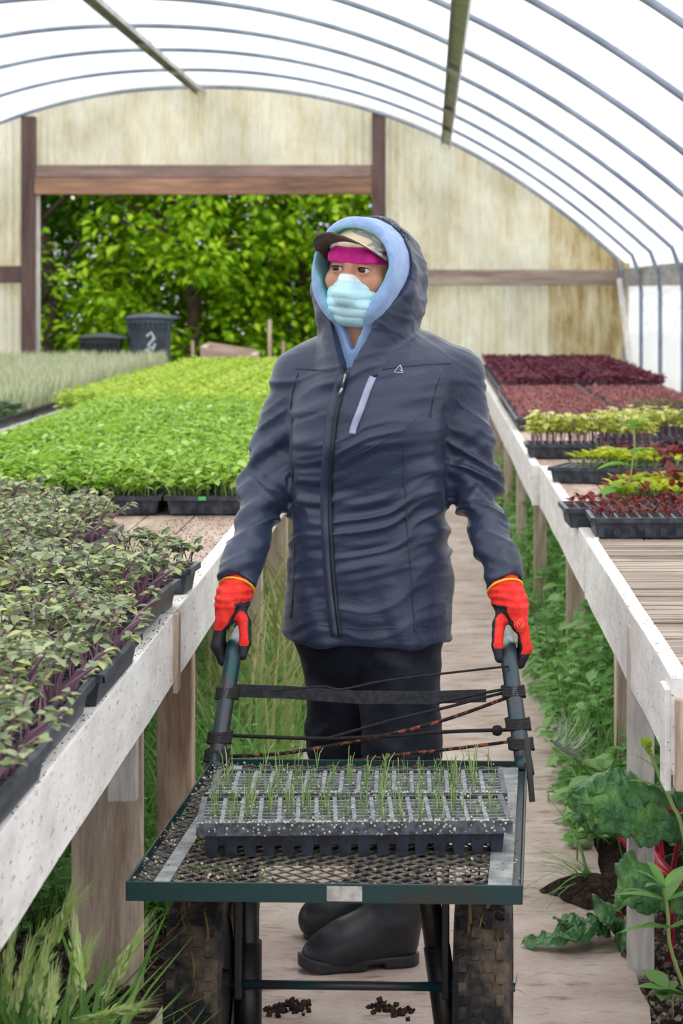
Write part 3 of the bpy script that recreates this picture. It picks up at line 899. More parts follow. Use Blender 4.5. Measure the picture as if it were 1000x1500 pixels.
# uprights and grips
GRIP = {}
for s, (b, t) in (('l', (A((-.442, 5.30, .48)), A((-.421, 5.52, .675)))), ('r', (A((.193, 5.285, .48)), A((.168, 5.50, .672))))):
    d = t - b
    pts = [b, b + d*.35, b + d*.7, t, t + A((0, .018, .018)), t + A((0, .05, .027)), t + A((0, .10, .030)), t + A((0, .24, .032))]
    mb = MB(); mb.tube(pts, [.018]*4 + [.0175, .017, .016, .016], 14)
    o = mb.build('handle', MT['pipe'], cart, True); GRIP[s] = t
    mb = MB(); q = [b + d*k for k in (.0, .12)]; mb.tube(q, .0195, 12); mb.build('socket', MT['green'], cart, True)
    # cord wraps round the upright
    for k, rr in (((.10, .0235), (.26, .023), (.66, .022)) if s == 'l' else ((.22, .024), (.40, .0235), (.70, .022))):
        mb = MB(); pts = []
        for i in range(60):
            a = i/59*2*math.pi*5
            pts.append(b + d*(k + .10*i/59) + A((rr*math.cos(a), rr*math.sin(a), 0)))
        mb.tube(pts, .004, 6); mb.build('cord_wrap', MT['rope'], cart, True)
mb = MB(); mb.beam(A((.196, 5.26, .555)), A((.205, 5.22, .437)), .022, .012, EX); bevel(mb.build('side_strip', MT['black'], cart), .001)
# flat strap and cords between the uprights
def ribbon(pts, w, th):
    mb = MB(); V = []
    n = len(pts)
    for q in pts: V += [q + A((0,-th,w/2)), q + A((0,th,w/2)), q + A((0,th,-w/2)), q + A((0,-th,-w/2))]
    Fc = []
    for i in range(n-1):
        for k in range(4): Fc.append((i*4+k, i*4+(k+1) % 4, (i+1)*4+(k+1) % 4, (i+1)*4+k))
    Fc += [(3,2,1,0), tuple((n-1)*4+k for k in range(4))]
    mb.add(V, Fc); return mb
def pp(l, p=695): return [P(x, y, p) for x, y in l]
s = pp([(321,1012), (334,1011), (420,1014), (520,1021), (620,1022), (712,1019)])
s[0] += A((0, .03, 0))
tag(ribbon(s, .027, .0018).build('strap', MT['strap'], cart), 'flat black webbing strap')
def smooth(pts, n=8):
    pts = [A(q) for q in pts]; o = []
    for i in range(len(pts)-1):
        p0, p1, p2, p3 = pts[max(i-1,0)], pts[i], pts[i+1], pts[min(i+2,len(pts)-1)]
        for k in range(n):
            t = k/n; o.append(.5*((2*p1)+(p2-p0)*t+(2*p0-5*p1+4*p2-p3)*t*t+(3*p1-p0-3*p2+p3)*t**3))
    return o + [pts[-1]]
for pts, r, m in (([(330,1077),(400,1080),(480,1082),(570,1078),(655,1072),(748,1069)], .0042, 'rope'),
                  ([(330,1108),(400,1105),(470,1095),(560,1078),(650,1055),(748,1020)], .0040, 'rope_o'),
                  ([(328,1116),(400,1117),(480,1118),(600,1104),(680,1095),(750,1086)], .0038, 'rope_o'),
                  ([(400,1012),(470,1006),(500,1010),(560,998),(655,986),(745,976)], .0026, 'rope'),
                  ([(480,1082),(570,1056),(655,1036),(700,1024),(750,1012)], .0034, 'rope'),
                  ([(330,1126),(420,1125),(560,1124),(750,1117)], .003, 'rope'),
                  ([(640,1030),(700,1017),(740,1010),(764,1012),(766,1018),(750,1022)], .0034, 'rope')):
    mb = MB(); mb.tube(smooth(pp(pts)), r, 7); mb.build('cord', MT[m], cart, True)
mb = MB(); mb.lathe([(.002,-.012),(.010,-.008),(.012,0),(.010,.008),(.002,.012)], P(728,1070,695), 'x', 12); mb.build('knot', MT['rope'], cart, True)
# legs, axle, wheels
AY = 4.75
mb = MB(); mb.tube([P(363,1300,790)*A((1,0,0)) + A((0,4.81,.47)), A((-.338,4.81,.2)), A((-.338,4.81,0))], [.021,.021,.021], 12)
mb.tube([A((-.338,4.81,.26)), A((-.338,4.81,.0))], .026, 12); mb.build('leg', MT['black'], cart, True)
mb = MB(); mb.tube([A((-.022,4.81,.47)), A((.018,4.81,.2))], .021, 12); mb.tube([A((.012,4.81,.25)), A((.046,4.81,0))], .025, 12); mb.build('leg', MT['black'], cart, True)
mb = MB(); mb.tube([A((-.47,AY+.024,.19)), A((.155,AY-.004,.19))], .0085, 10); mb.build('axle', MT['pipe'], cart, True)
def wheel(x, y):
    mb = MB(); R, Wd = .19, .105
    prof = [(.115,-Wd*.42),(.15,-Wd*.5),(.178,-Wd*.46),(.187,-Wd*.3),(.19,0),(.187,Wd*.3),(.178,Wd*.46),(.15,Wd*.5),(.115,Wd*.42)]
    V = []; n = 48
    for (r, h) in prof:
        for k in range(n):
            a = 2*math.pi*k/n; V.append((h, r*math.cos(a), r*math.sin(a)))
    Fc = [(i*n+k, i*n+(k+1) % n, (i+1)*n+(k+1) % n, (i+1)*n+k) for i in range(len(prof)-1) for k in range(n)]
    mb.add(V, [f[::-1] for f in Fc])
    for k in range(30):        # tread blocks
        a = 2*math.pi*k/30
        for j in range(4):
            h = (-.033 + .022*j); aa = a + (.1 if j % 2 else 0)
            c = A((h, .19*math.cos(aa), .19*math.sin(aa))); t = A((0, -math.sin(aa), math.cos(aa)))
            mb.beam(c - t*.011, c + t*.011, .014, .007, up=(0, math.cos(aa), math.sin(aa)))
    o = mb.build('wheel', MT['tire']); o.location = (x, y, .196); o.rotation_euler = (0, 0, AC); attach(o, cart)
    h = MB(); h.lathe([(.0,-.05),(.02,-.05),(.025,-.03),(.10,-.028),(.118,-.042),(.118,.042),(.10,.028),(.025,.03),(.02,.05),(0,.05)], (0,0,0), 'x', 32)
    link_part('hub', h.mesh('hub', MT['hub'], True), o)
    st = MB(); N = 190; a = U(0, 6.28, N)
    scatter(st, blade_T(.07, 3, .5), np.stack([U(-.05,.05,N), .193*np.cos(a), .193*np.sin(a)], 1), U(0,6.28,N), U(-1.6,1.6,N), U(.02,.07,N))
    link_part('caught_straw', st.mesh('caught_straw', MT['straw']), o, kind='stuff')
wheel(-.418, AY+.02); wheel(.098, AY)
for x in (-.352, .028):
    mb = MB(); mb.beam(A((x, AY+.01, .47)), A((x, AY+.01, .17)), .014, .05, up=(0,1,0)); bevel(mb.build('fork_plate', MT['black'], cart), .003)
# crumbs of potting mix spilt on the deck
mb = MB(); N = 520
ic = (A([(0,0,1),(1,0,0),(0,1,0),(-1,0,0),(0,-1,0),(0,0,-1)]), np.array([(0,1,2),(0,2,3),(0,3,4),(0,4,1),(5,2,1),(5,3,2),(5,4,3),(5,1,4)]))
u = np.where(rng.random(N) < .82, rng.beta(1, 5, N)*.3, U(.0, WC, N)); v = np.where(u < .12, U(.0, LC, N), U(0, .16, N))
right = rng.random(N) < .15; u = np.where(right, WC - .01 - rng.beta(1,5,N)*.15, u); v = np.where(right, U(.1, LC, N), v)
pos = np.array([Cc(a, b, DZ) for a, b in zip(u, v)])
scatter(mb, ic, pos, U(0,6.28,N), U(0,3,N), U(.001,.0036,N))
tag(mb.build('potting_crumbs', [M('perlite_and_bark_crumbs', rgb(70,56,46), rgb(200,190,176), rough=.9, scale=90, lo=.45, hi=.55)]),
    'pale crumbs of potting mix spilt on the mesh deck of the cart', 'soil crumbs', kind='stuff')

# the two plug trays on the cart
pl = tray_shell(TD, .235, .06, 16, 8, cups=True, rim=.010, lip=.022, barw=.0055).mesh('tray_shell', [MT['plug'], MT['cup'], M('dusty_sheen_grid', rgb(98,104,110), rgb(150,154,158), rough=.55, scale=50)])  # pale grid bars: dust, plus a specular sheen put into the colour
psoil = soil_sheet(TD, .235, .06, n=(34, 17)).mesh('soil', MT['potting'], True)
MT['sprout'] = leafmat('onion_sprout', [rgb(150,180,110), rgb(172,196,130), rgb(128,164,88), rgb(186,204,150)], .3)
def sprout():
    mb = MB(); k = int(rng.integers(2, 5))
    for _ in range(k):
        h = rng.uniform(.018, .058); a = rng.uniform(0, 6.28); l = rng.uniform(.0, .25); x, y = U(-.008, .008, 2)
        dx, dy = math.cos(a)*l*h, math.sin(a)*l*h
        pts = [(x,y,0), (x+dx*.3, y+dy*.3, h*.4), (x+dx*.7, y+dy*.7, h*.8), (x+dx*1.4, y+dy*1.4, h)]
        if rng.random() < .3: pts += [(x+dx*2+.004*math.cos(a), y+dy*2+.004*math.sin(a), h*.93)]
        mb.tube(pts, [.00075]*(len(pts)-1) + [.0004], 4)
    return mb.mesh('seedling', MT['sprout'], True)
SPR = [sprout() for _ in range(7)]
for (x, y, rz, lab, fill) in ((-.134, 4.545, .045, 'dusty black plug tray of onion sprouts at the front of the cart deck', .74), (-.132, 4.80, .012, 'dusty black plug tray of onion sprouts at the back of the cart deck', .74)):
    r = empty('plug_tray', (x, y, DZ-.002), lab, 'plug tray', 'onion plug trays on the cart', rz)
    link_part('tray_shell', pl, r); link_part('soil', psoil, r)
    cr = MB(); N = 420; px = U(-TD/2, TD/2, N); py = np.where(rng.random(N) < .55, -.1175 + rng.random(N)*.012, U(-.11, .11, N))
    lipc = rng.random(N) < .3
    pos = np.stack([px, np.where(lipc, -.1185, py), np.where(lipc, U(.038, .06, N), .0605)], 1)
    scatter(cr, ic, pos, U(0,6.28,N), U(0,3,N), U(.0012,.003,N)); link_part('perlite', cr.mesh('perlite', MT['perlite']), r, kind='stuff')
    n = 0
    for i in range(16):
        for j in range(8):
            if n < 100 and rng.random() < fill:
                o = link_part('seedling', SPR[int(rng.integers(7))], r, (-TD/2+.01+(TD-.02)*(i+.5)/16, -.1075+.215*(j+.5)/8, .053), U(0,6.28,1)[0], rng.uniform(.6, 1.3)); n += 1
# ------------------------------------------------------------------ the person
YT = 5.76
def jacket_mat(name, c1, c2, sheen=.25, rough=.5):
    m, nt, b = nodes(name)
    nt.links.new(ramp(nt, noise(nt, 6, 4), [(.35, c1), (.65, c2)]), b.inputs['Base Color'])
    b.inputs['Roughness'].default_value = rough; b.inputs['Sheen Weight'].default_value = sheen; b.inputs['Sheen Roughness'].default_value = .4
    bump(nt, b, noise(nt, 26, 4, .55, (.55, .55, 1.6), dist=.8), .16, .010)
    bump(nt, b, noise(nt, 420, 2), .06, .001)
    return m
MT['jacket'] = jacket_mat('navy_rain_jacket', rgb(34,44,68), rgb(43,54,80), .10, .40)
MT['seam'] = jacket_mat('dark_seam_cloth', rgb(36,43,60), rgb(44,51,68), .1)
MT['trousers'] = jacket_mat('black_navy_trousers', rgb(14,18,32), rgb(20,26,44), .05, .55)
MT['trousers'].node_tree.nodes['Principled BSDF'].inputs['Specular IOR Level'].default_value = .25
MT['hoodie'] = M('light_blue_hoodie', rgb(132,160,206), rgb(146,174,216), rough=.9, scale=40, bmp=.4, bscale=160, bdist=.002)
MT['hoodie'].node_tree.nodes['Principled BSDF'].inputs['Sheen Weight'].default_value = .3
MT['lining'] = M('aqua_lining', rgb(110,190,205), rgb(140,206,216), rough=.8)
MT['skin'] = M('warm_brown_skin', rgb(186,132,106), rgb(202,148,122), rough=.5, scale=30, bmp=.1, bscale=300, bdist=.001)
MT['skin'].node_tree.nodes['Principled BSDF'].inputs['Subsurface Weight'].default_value = .12
MT['skin'].node_tree.nodes['Principled BSDF'].inputs['Subsurface Radius'].default_value = (.01, .004, .002)
MT['mask'] = M('light_blue_mask_fabric', rgb(182,228,242), rgb(196,234,246), rough=.8, scale=30, bmp=.25, bscale=120, bdist=.002)
MT['mask_w'] = M('white_mask_edge', rgb(232,240,246), rough=.8)
MT['pink'] = M('magenta_headband', rgb(196,14,128), rgb(214,30,146), rough=.75, scale=40)
MT['red'] = M('red_knit_glove', rgb(226,34,28), rgb(240,58,44), rough=.85, scale=60, bmp=.5, bscale=420, bdist=.001)
MT['glove_b'] = M('black_latex_coating', rgb(20,20,28), rgb(36,36,46), rough=.6, scale=50, bmp=.3, bscale=240, bdist=.001)
MT['yellow'] = M('yellow_cuff_edge', rgb(246,190,60), rough=.8)
MT['boot'] = M('black_rubber_boot', rgb(24,27,34), rgb(46,48,54), rough=.42, scale=9, lo=.42, hi=.7, bmp=.1, bscale=40)
MT['brown_cap'] = M('dark_brown_cloth', rgb(84,70,62), rgb(104,88,78), rough=.85, scale=60)
def camo():
    m, nt, b = nodes('tan_camouflage_cloth')
    n1 = noise(nt, 13, 2, .5, (1, 1, 1.7), dist=.8)
    c = ramp(nt, n1, [(.0, rgb(92,98,84)), (.36, rgb(150,152,152)), (.45, rgb(214,196,166)), (.58, rgb(226,210,182)), (.64, rgb(160,160,160))], 'CONSTANT')
    nt.links.new(c, b.inputs['Base Color']); b.inputs['Roughness'].default_value = .85
    return m
MT['camo'] = camo()
MT['zip'] = M('dark_zip', rgb(18,22,34), rough=.5); MT['zip_metal'] = M('silver_zip_pull', rgb(150,152,158), rough=.3, metal=.8)
MT['pocket'] = M('pale_lavender_zip_tape', rgb(150,156,182), rgb(168,174,198), rough=.6)
MT['emblem'] = M('pale_grey_print', rgb(186,190,200), rough=.5)

# joints from the photograph
shR, elR, wrR = A((-.288, 5.80, 1.262)), A((-.360, 5.80, 1.045)), A((-.418, 5.63, .826))     # person's right arm (photo left)
shL, elL, wrL = A((.052, 5.78, 1.262)), A((.100, 5.76, 1.035)), A((.160, 5.60, .826))
zk = A([.66, .70, .80, .90, .99, 1.05, 1.13, 1.20, 1.26, 1.31, 1.35, 1.40])
rxk = A([.194, .194, .188, .181, .176, .174, .173, .176, .178, .168, .14, .08])
ryk = A([.138, .138, .132, .126, .124, .128, .138, .136, .124, .108, .095, .075])
cxk = A([-.140, -.140, -.138, -.135, -.136, -.138, -.139, -.136, -.128, -.122, -.124, -.130])
cyk = A([5.76, 5.76, 5.76, 5.76, 5.76, 5.755, 5.745, 5.75, 5.76, 5.77, 5.775, 5.78])
AT = math.radians(-16); ct, st_ = math.cos(AT), math.sin(AT)     # torso turned to the photo's left
def torso(p, off=0.0):
    z = p[:,2]
    rx, ry = np.interp(z, zk, rxk)+off, np.interp(z, zk, ryk)+off
    x, y = p[:,0]-np.interp(z, zk, cxk), p[:,1]-np.interp(z, zk, cyk)
    u, v = x*ct + y*st_, -x*st_ + y*ct
    n = 2.35
    k = (np.abs(u/rx)**n + np.abs(v/ry)**n)**(1/n)
    d = (k - 1)*np.minimum(rx, ry)
    return smax(smax(d, z - 1.37 - off, .05), .62 - off - z, .03)

# head frame: origin between the eyes' depth, facing the photo's left
HO = A((-.147, 5.72, 1.512)); yaw = math.radians(20); rl = math.radians(4)
hx = A((math.cos(yaw), -math.sin(yaw), 0)); hy = A((math.sin(yaw), math.cos(yaw), 0)); hz = A((0,0,1))
hx, hz = hx*math.cos(rl) - hz*math.sin(rl), hz*math.cos(rl) + hx*math.sin(rl)
HR = np.stack([hx, hy, hz])
def toH(p): return (p - HO) @ HR.T
def frH(q): return A(q) @ HR + HO

def drop2d(q, a, ra, b, rb):
    """tear-drop in the head frame's x-z plane"""
    p = q[:, [0, 2]]; a = A(a); b = A(b); ba = b - a
    t = np.clip(((p - a) @ ba)/(ba @ ba), 0, 1)
    return np.linalg.norm(p - a - t[:,None]*ba, axis=1) - (ra + t*(rb - ra))

# ---- body: one continuous skin surface, head to feet, hands inside the gloves
def head_sdf(q):
    d = smin(ell(q, (0,.012,.02), (.074,.092,.078)), ell(q, (0,-.01,-.045), (.061,.074,.080)), .03)
    for s in (-1, 1):
        d = smin(d, ell(q, (s*.043,-.050,-.028), (.024,.026,.022)), .02)
        d = smin(d, rc(q, (s*.012,-.082,.022), (s*.045,-.066,.022), .010, .009), .014)
    d = smin(d, rc(q, (0,-.086,.004), (0,-.106,-.034), .0085, .013), .012)
    for s in (-1, 1):
        d = smax(d, -ell(q, (s*.031,-.094,-.001), (.017,.016,.010)), .010)
        d = smin(d, np.linalg.norm(q - A((s*.031,-.0735,0)), axis=1) - .0145, .004)
        al = np.maximum(((q[:,0]-s*.031)/.0140)**2 + ((q[:,2]+.0005)/.0048)**2 - 1, 0)*.004 + (q[:,1]+.075)
        alm = np.where(((q[:,0]-s*.031)/.0140)**2 + ((q[:,2]+.0005)/.0048)**2 < 1, -.003, .003)
        d = np.where(q[:,1] < -.06, np.maximum(d, -np.maximum(alm, -(.0)+ (q[:,1]+.068))), d)
    for s in (-1, 1): d = smin(d, ell(q, (s*.075,.012,-.012), (.010,.020,.032)), .008)
    return d
legs_R = (A((-.200, 5.78, .72)), A((-.195, 5.83, .45)), A((-.150, 5.90, .12)))
legs_L = (A((-.075, 5.74, .72)), A((-.062, 5.68, .45)), A((-.060, 5.645, .12)))
def hand_chains(s):
    """fingers closing round the grip; s=-1 photo left, +1 photo right"""
    T = GRIP['l' if s < 0 else 'r']
    gx, gz = T[0], T[2] + .030
    o = s
    ch = []
    for k, (dy, L) in enumerate(((.030, 1.0), (.050, 1.06), (.070, 1.0), (.088, .85))):
        y = T[1] + dy
        kn = A((gx + o*.030, y+.004, gz + .038)); pip = A((gx + o*.036*L, y-.004, gz - .002))
        dip = A((gx + o*.022, y-.004, gz - .031*L)); tip = A((gx - o*.004, y, gz - .032))
        r = .0118 if k < 3 else .0105
        ch.append(([kn, pip, dip, tip], [r*1.05, r, r*.95, r*.85]))
    th = [A((gx - o*.004, T[1]+.085, gz+.085)), A((gx - o*.022, T[1]+.045, gz+.048)), A((gx - o*.026, T[1]+.018, gz+.010)), A((gx - o*.021, T[1]+.010, gz-.018))]
    return ch, (th, [.016, .0135, .012, .0105]), (gx, T[1], gz)
def hand_sdf(p, s, shrink=0.0):
    ch, (th, tr), (gx, gy, gz) = hand_chains(s)
    w = wrR if s < 0 else wrL
    d = rc(p, w + A((0, .0, -.01)), w*.35 + A((gx + s*.016, gy+.06, gz+.07))*.65, .030, .031)
    d = smin(d, rc(p, A((gx+s*.022, gy+.036, gz+.050)), A((gx+s*.020, gy+.088, gz+.052)), .018, .017), .03)
    d = smin(d, rc(p, A((gx+s*.014, gy+.05, gz+.082)), A((gx+s*.014, gy+.085, gz+.09)), .024, .022), .02)
    f = None
    for pts, rr in ch:
        for i in range(3):
            e = rc(p, pts[i], pts[i+1], rr[i], rr[i+1]); f = e if f is None else np.minimum(f, e) if i == 0 else smin(f, e, .004)
    d = smin(d, f, .008)
    t = None
    for i in range(3):
        e = rc(p, th[i], th[i+1], tr[i], tr[i+1]); t = e if t is None else smin(t, e, .006)
    return smin(d, t, .012) + shrink
def body_sdf(p):
    q = toH(p)
    d = head_sdf(q)
    nk = rc(p, frH((0,.02,-.08)), A((-.135, 5.765, 1.29)), .050, .058)
    d = smin(d, nk, .025)
    d = smin(d, torso(p, -.05), .04)
    for (a, b, c) in ((shR, elR, wrR), (shL, elL, wrL)):
        d = smin(d, rc(p, a, b, .040, .030), .03); d = smin(d, rc(p, b, c, .030, .024), .02)
    for (a, b, c) in (legs_R, legs_L):
        d = smin(d, rc(p, a, b, .066, .050), .03); d = smin(d, rc(p, b, c, .048, .034), .02)
    for s in (-1, 1): d = np.minimum(d, hand_sdf(p, s, .003))
    return d
axes_b = (axf([(-.50,-.245,.009), (-.245,-.045,.0024), (-.045,.25,.009)]), axf([(5.48,5.60,.010), (5.60,5.83,.0026), (5.83,5.96,.012)]), axf([(.02,1.33,.012), (1.33,1.65,.0024)]))
person, BV, BQ = sdf_obj('person', body_sdf, axes_b, MT['skin'], it=2)
tag(person, 'person in a navy hooded jacket, blue mask and red gloves pushing the cart', 'person')
def pb(o, label=None):
    o.parent = person
    if label: o['label'] = label
    return o
def jslot(c, n): return np.zeros(len(c))

# eyes
def eye_mesh():
    mb = MB(); V = []; n = 24; m = 16
    for i in range(m+1):
        th = math.pi*i/m
        for k in range(n):
            a = 2*math.pi*k/n; V.append((.0128*math.sin(th)*math.cos(a), -.0128*math.cos(th), .0128*math.sin(th)*math.sin(a)))
    Fc, mi = [], []
    for i in range(m):
        for k in range(n):
            Fc.append((i*n+k, i*n+(k+1) % n, (i+1)*n+(k+1) % n, (i+1)*n+k)); mi.append(2 if i < 2 else 1 if i < 4 else 0)
    mb.add(V, Fc); mb.m = mi
    return mb.mesh('eye', [M('eye_white', rgb(214,204,196), rough=.2), M('dark_brown_iris', rgb(52,32,22), rough=.15), M('pupil', rgb(8,6,6), rough=.1)], True)
EM = eye_mesh()
for s in (-1, 1):
    o = bpy.data.objects.new('eye', EM); COL.objects.link(o)
    c = frH((s*.031, -.0735, 0)); o.location = c
    R = Matrix([hx, hy, hz]).transposed().to_4x4()
    o.rotation_euler = (R @ Matrix.Rotation(math.radians(-14), 4, 'Z')).to_euler(); pb(o)
    mb = MB(); pts = []
    for k in range(9):
        t = -1 + 2*k/8; x = s*.031 + .0145*t; z = .0050*math.sqrt(max(0, 1-t*t)) + .0004
        y = -.0735 - math.sqrt(max(1e-6, .0149**2 - (x-s*.031)**2 - z*z)) if abs(t) < .98 else -.0755
        pts.append(frH((x, y, z)))
    mb.tube(pts, [.0004,.0009,.0011,.0012,.0012,.0012,.0011,.0009,.0004], 6)
    pb(mb.build('eyelashes', M('black_lashes', rgb(24,18,16), rough=.6), None, True))

# ---- headband, cap, mask
def headband(p):
    q = toH(p)
    d = ell(q, (0,.012,.02), (.0785,.0965,.082))
    d = smin(d, rc(q, (-.036,-.072,.024), (.036,-.072,.024), .020, .020), .02)
    d = smin(d, ell(q, (0,-.01,.0), (.066,.080,.06)), .01)
    lo = .0125 + .05*np.abs(q[:,0])**1.3
    return np.maximum(np.maximum(d, lo - q[:,2]), q[:,2] - .062)
hb = (ax(-.26,-.03,.0028), ax(5.6,5.84,.0028), ax(1.50,1.60,.0022))
o, _, _ = sdf_obj('headband', headband, hb, MT['pink'], it=1); pb(o, 'magenta headband under the cap')
def capsdf(p):
    q = toH(p)
    d = ell(q, (0,.012,.022), (.083,.101,.083))
    return smax(d, .046 - .12*(q[:,1]+.09)*(q[:,1] < -.02) - q[:,2] - .0, .003)
o, _, _ = sdf_obj('cap', capsdf, (ax(-.28,-.02,.003), ax(5.59,5.86,.003), ax(1.53,1.66,.0026)), MT['camo'], it=2); pb(o, 'tan and grey camouflage cap'); cap = o
mb = MB(); V = []; nu, nv = 25, 9      # visor: curved, with thickness
cyaw = math.radians(8); cc, cs = math.cos(cyaw), math.sin(cyaw)
for side in (0, 1):
    for i in range(nu):
        a = -1 + 2*i/(nu-1); th = a*1.30
        for j in range(nv):
            t = j/(nv-1); ext = .074*(1 - .92*abs(a)**2.6)*t
            r = .083; x = math.sin(th)*r*1.0; y = .012 - math.cos(th)*.100 - ext
            x *= 1 + .10*t
            z = .062 - .036*abs(a)**1.7 + .016*t*(1-a*a) - .012*t*a*a - (.0035 if side else 0)
            x, y = x*cc + y*cs, -x*cs + y*cc
            V.append(frH((x, y, z)))
mb.grid(A(V[:nu*nv]), nu, nv, 0)
g2 = MB(); k0 = nu*nv
mb.add(A(V[nu*nv:]), np.stack([np.array([i*nv+j, i*nv+j+1, (i+1)*nv+j+1, (i+1)*nv+j]) for i in range(nu-1) for j in range(nv-1)]), 1)
edge = [(i, nv-1) for i in range(nu)]
E = []
for (i, j) in edge: E += [V[i*nv+j], V[k0+i*nv+j]]
mb.add(A(E), [(2*i, 2*i+2, 2*i+3, 2*i+1) for i in range(nu-1)], 1)
o = mb.build('visor', [MT['camo'], MT['brown_cap']], None, True); o.parent = cap; o['label'] = 'curved visor with a dark brown underside'
def mask_sdf(p):
    q = toH(p)
    d = ell(q, (0,-.012,-.066), (.0695,.088,.074))
    d = smin(d, rc(q, (0,-.100,-.016), (0,-.108,-.050), .0155, .0195), .03)
    top = -.010 - 3.6*q[:,0]**2
    d = smax(d, q[:,2] - top, .004); d = smax(d, -.128 - q[:,2], .012); d = smax(d, q[:,1] + .008 - .25*np.abs(q[:,2]+.07), .006)
    return d
def mask_disp(V, N):
    q = toH(V); z = q[:,2]
    env = np.clip((z+.125)/.02, 0, 1)*np.clip((-.028-z)/.012, 0, 1)
    ph = z*2*math.pi/.021 + 1.4*vnoise(q*A([14,14,30])) + q[:,0]*9
    return env*(.0030*np.abs(np.sin(ph/2)) + .0030*vnoise(q*A([26,26,60])) + .0022*vnoise(q*A([16,16,34])+5))
def mask_slot(c, n):
    q = toH(c); return (q[:,2] > -.010 - 3.6*q[:,0]**2 - .014).astype(int)
o, MV, MQ = sdf_obj('face_mask', mask_sdf, (ax(-.27,-.06,.0022), ax(5.58,5.73,.0022), ax(1.36,1.52,.002)), [MT['mask'], MT['mask_w']], it=2, disp=mask_disp, slot=mask_slot)
pb(o, 'light blue pleated disposable face mask'); mk = o
for s in (-1, 1):
    mb = MB(); mb.tube(smooth([frH((s*.062,-.03,-.045)), frH((s*.074,-.012,-.025)), frH((s*.083,.02,-.0)), frH((s*.084,.028,-.03)), frH((s*.076,-.005,-.075)), frH((s*.060,-.03,-.095))]), .0016, 6)
    o = mb.build('ear_loop', MT['mask_w'], None, True); o.parent = mk

# ---- light blue hoodie (hood, collar)
def elong(q, lo, hi):
    r = q.copy(); r[:,1] = q[:,1] - np.clip(q[:,1], lo, hi); return r
def hoodie_sdf(p):
    q = toH(p)
    d = ell(elong(q, -.055, .03), (0,.0,-.006), (.099,.06,.121))
    d = smin(d, rc(q, (0,.03,-.08), (0,.035,-.17), .082, .070), .04)
    d = smin(d, rc(q, (0,.015,-.13), (0,.006,-.24), .066, .052), .02)
    d = smax(d, -.072 - .25*np.clip(-q[:,2]-.03, 0, .2) - q[:,1], .014)
    cut = drop2d(q, (.002,-.176), .002, (-.003,.004), .0865)
    cut = np.maximum(cut, q[:,1] - .05)
    d = smax(d, -cut, .010)
    return np.maximum(d, 1.22 - p[:,2])
def fold_soft(V, N): return .0022*vnoise(toH(V)*A([22,14,18])) + .0012*vnoise(V*55)
def hood_slot(c, n):
    q = toH(c); dd = drop2d(q, (.002,-.176), .002, (-.003,.004), .0865)
    return ((dd < .004) & (q[:,2] > -.12)).astype(int)
o, _, _ = sdf_obj('hoodie', hoodie_sdf, (ax(-.28,.02,.0036), ax(5.57,5.9,.0036), ax(1.2,1.66,.0036)), [MT['hoodie'], MT['lining']], it=3, disp=fold_soft, slot=hood_slot)
pb(o, 'light blue hoodie with its hood up under the jacket hood')

# ---- jacket with hood
def jacket_sdf(p):
    q = toH(p); z = p[:,2]
    d = torso(p)
    nb = A((-.128, 5.78, 1.345))
    for sh, r in ((shR, .058), (shL, .062)):
        d = smin(d, rc(p, nb, sh + A((0, 0, .012)), .052, r), .05)
    arms = None
    for (a, b, c, ra, rb, rc_) in ((shR, elR, wrR + A((0,0,.012)), .064, .053, .041), (shL, elL, wrL + A((0,0,.012)), .066, .054, .041)):
        e = smin(rc(p, a, b, ra, rb), rc(p, b, c, rb, rc_), .03)
        t = c - b; t = t/np.linalg.norm(t)
        e = smax(e, (p - c) @ t - .012, .006)
        arms = e if arms is None else np.minimum(arms, e)
    d = smin(d, arms, .028)
    hood = ell(elong(q, .01, .085), (0,.0,-.035), (.1175,.062,.1495))
    hood = smin(hood, rc(q, (0,.045,-.09), (0,.035,-.172), .109, .106), .04)
    hood = smax(hood, -.196 - .35*(q[:,1]-.03)*(q[:,1] < .03) - q[:,2], .02)
    hood = smax(hood, (.022 - .9*np.clip(-q[:,2]-.0, 0, .2)) - q[:,1], .008)
    d = smin(d, hood, .009)
    d = smin(d, rc(q, (0,.012,-.125), (0,-.006,-.25), .084, .090), .012)
    cut = drop2d(q, (.006,-.232), .001, (.0,.012), .098)
    cut = np.maximum(cut, q[:,1] - (.07 + .6*np.clip(-q[:,2]-.12, -.02, .0)*0) + 1.0*np.clip(-q[:,2]-.05, 0, .09))
    d = smax(d, -cut, .006)
    hem = .690 + .05*np.clip(-.26 - p[:,0], 0, 1)
    d = smax(d, hem - z, .006)
    inner = np.maximum(torso(p, -.012), z - .75)
    return smax(d, -inner, .004)
def arm_coord(V, a, b, c):
    t = np.clip(((V-a) @ (c-a))/((c-a) @ (c-a)), 0, 1.1)
    dist = np.minimum(rc(V, a, b, 0, 0), rc(V, b, c, 0, 0))
    return t, dist
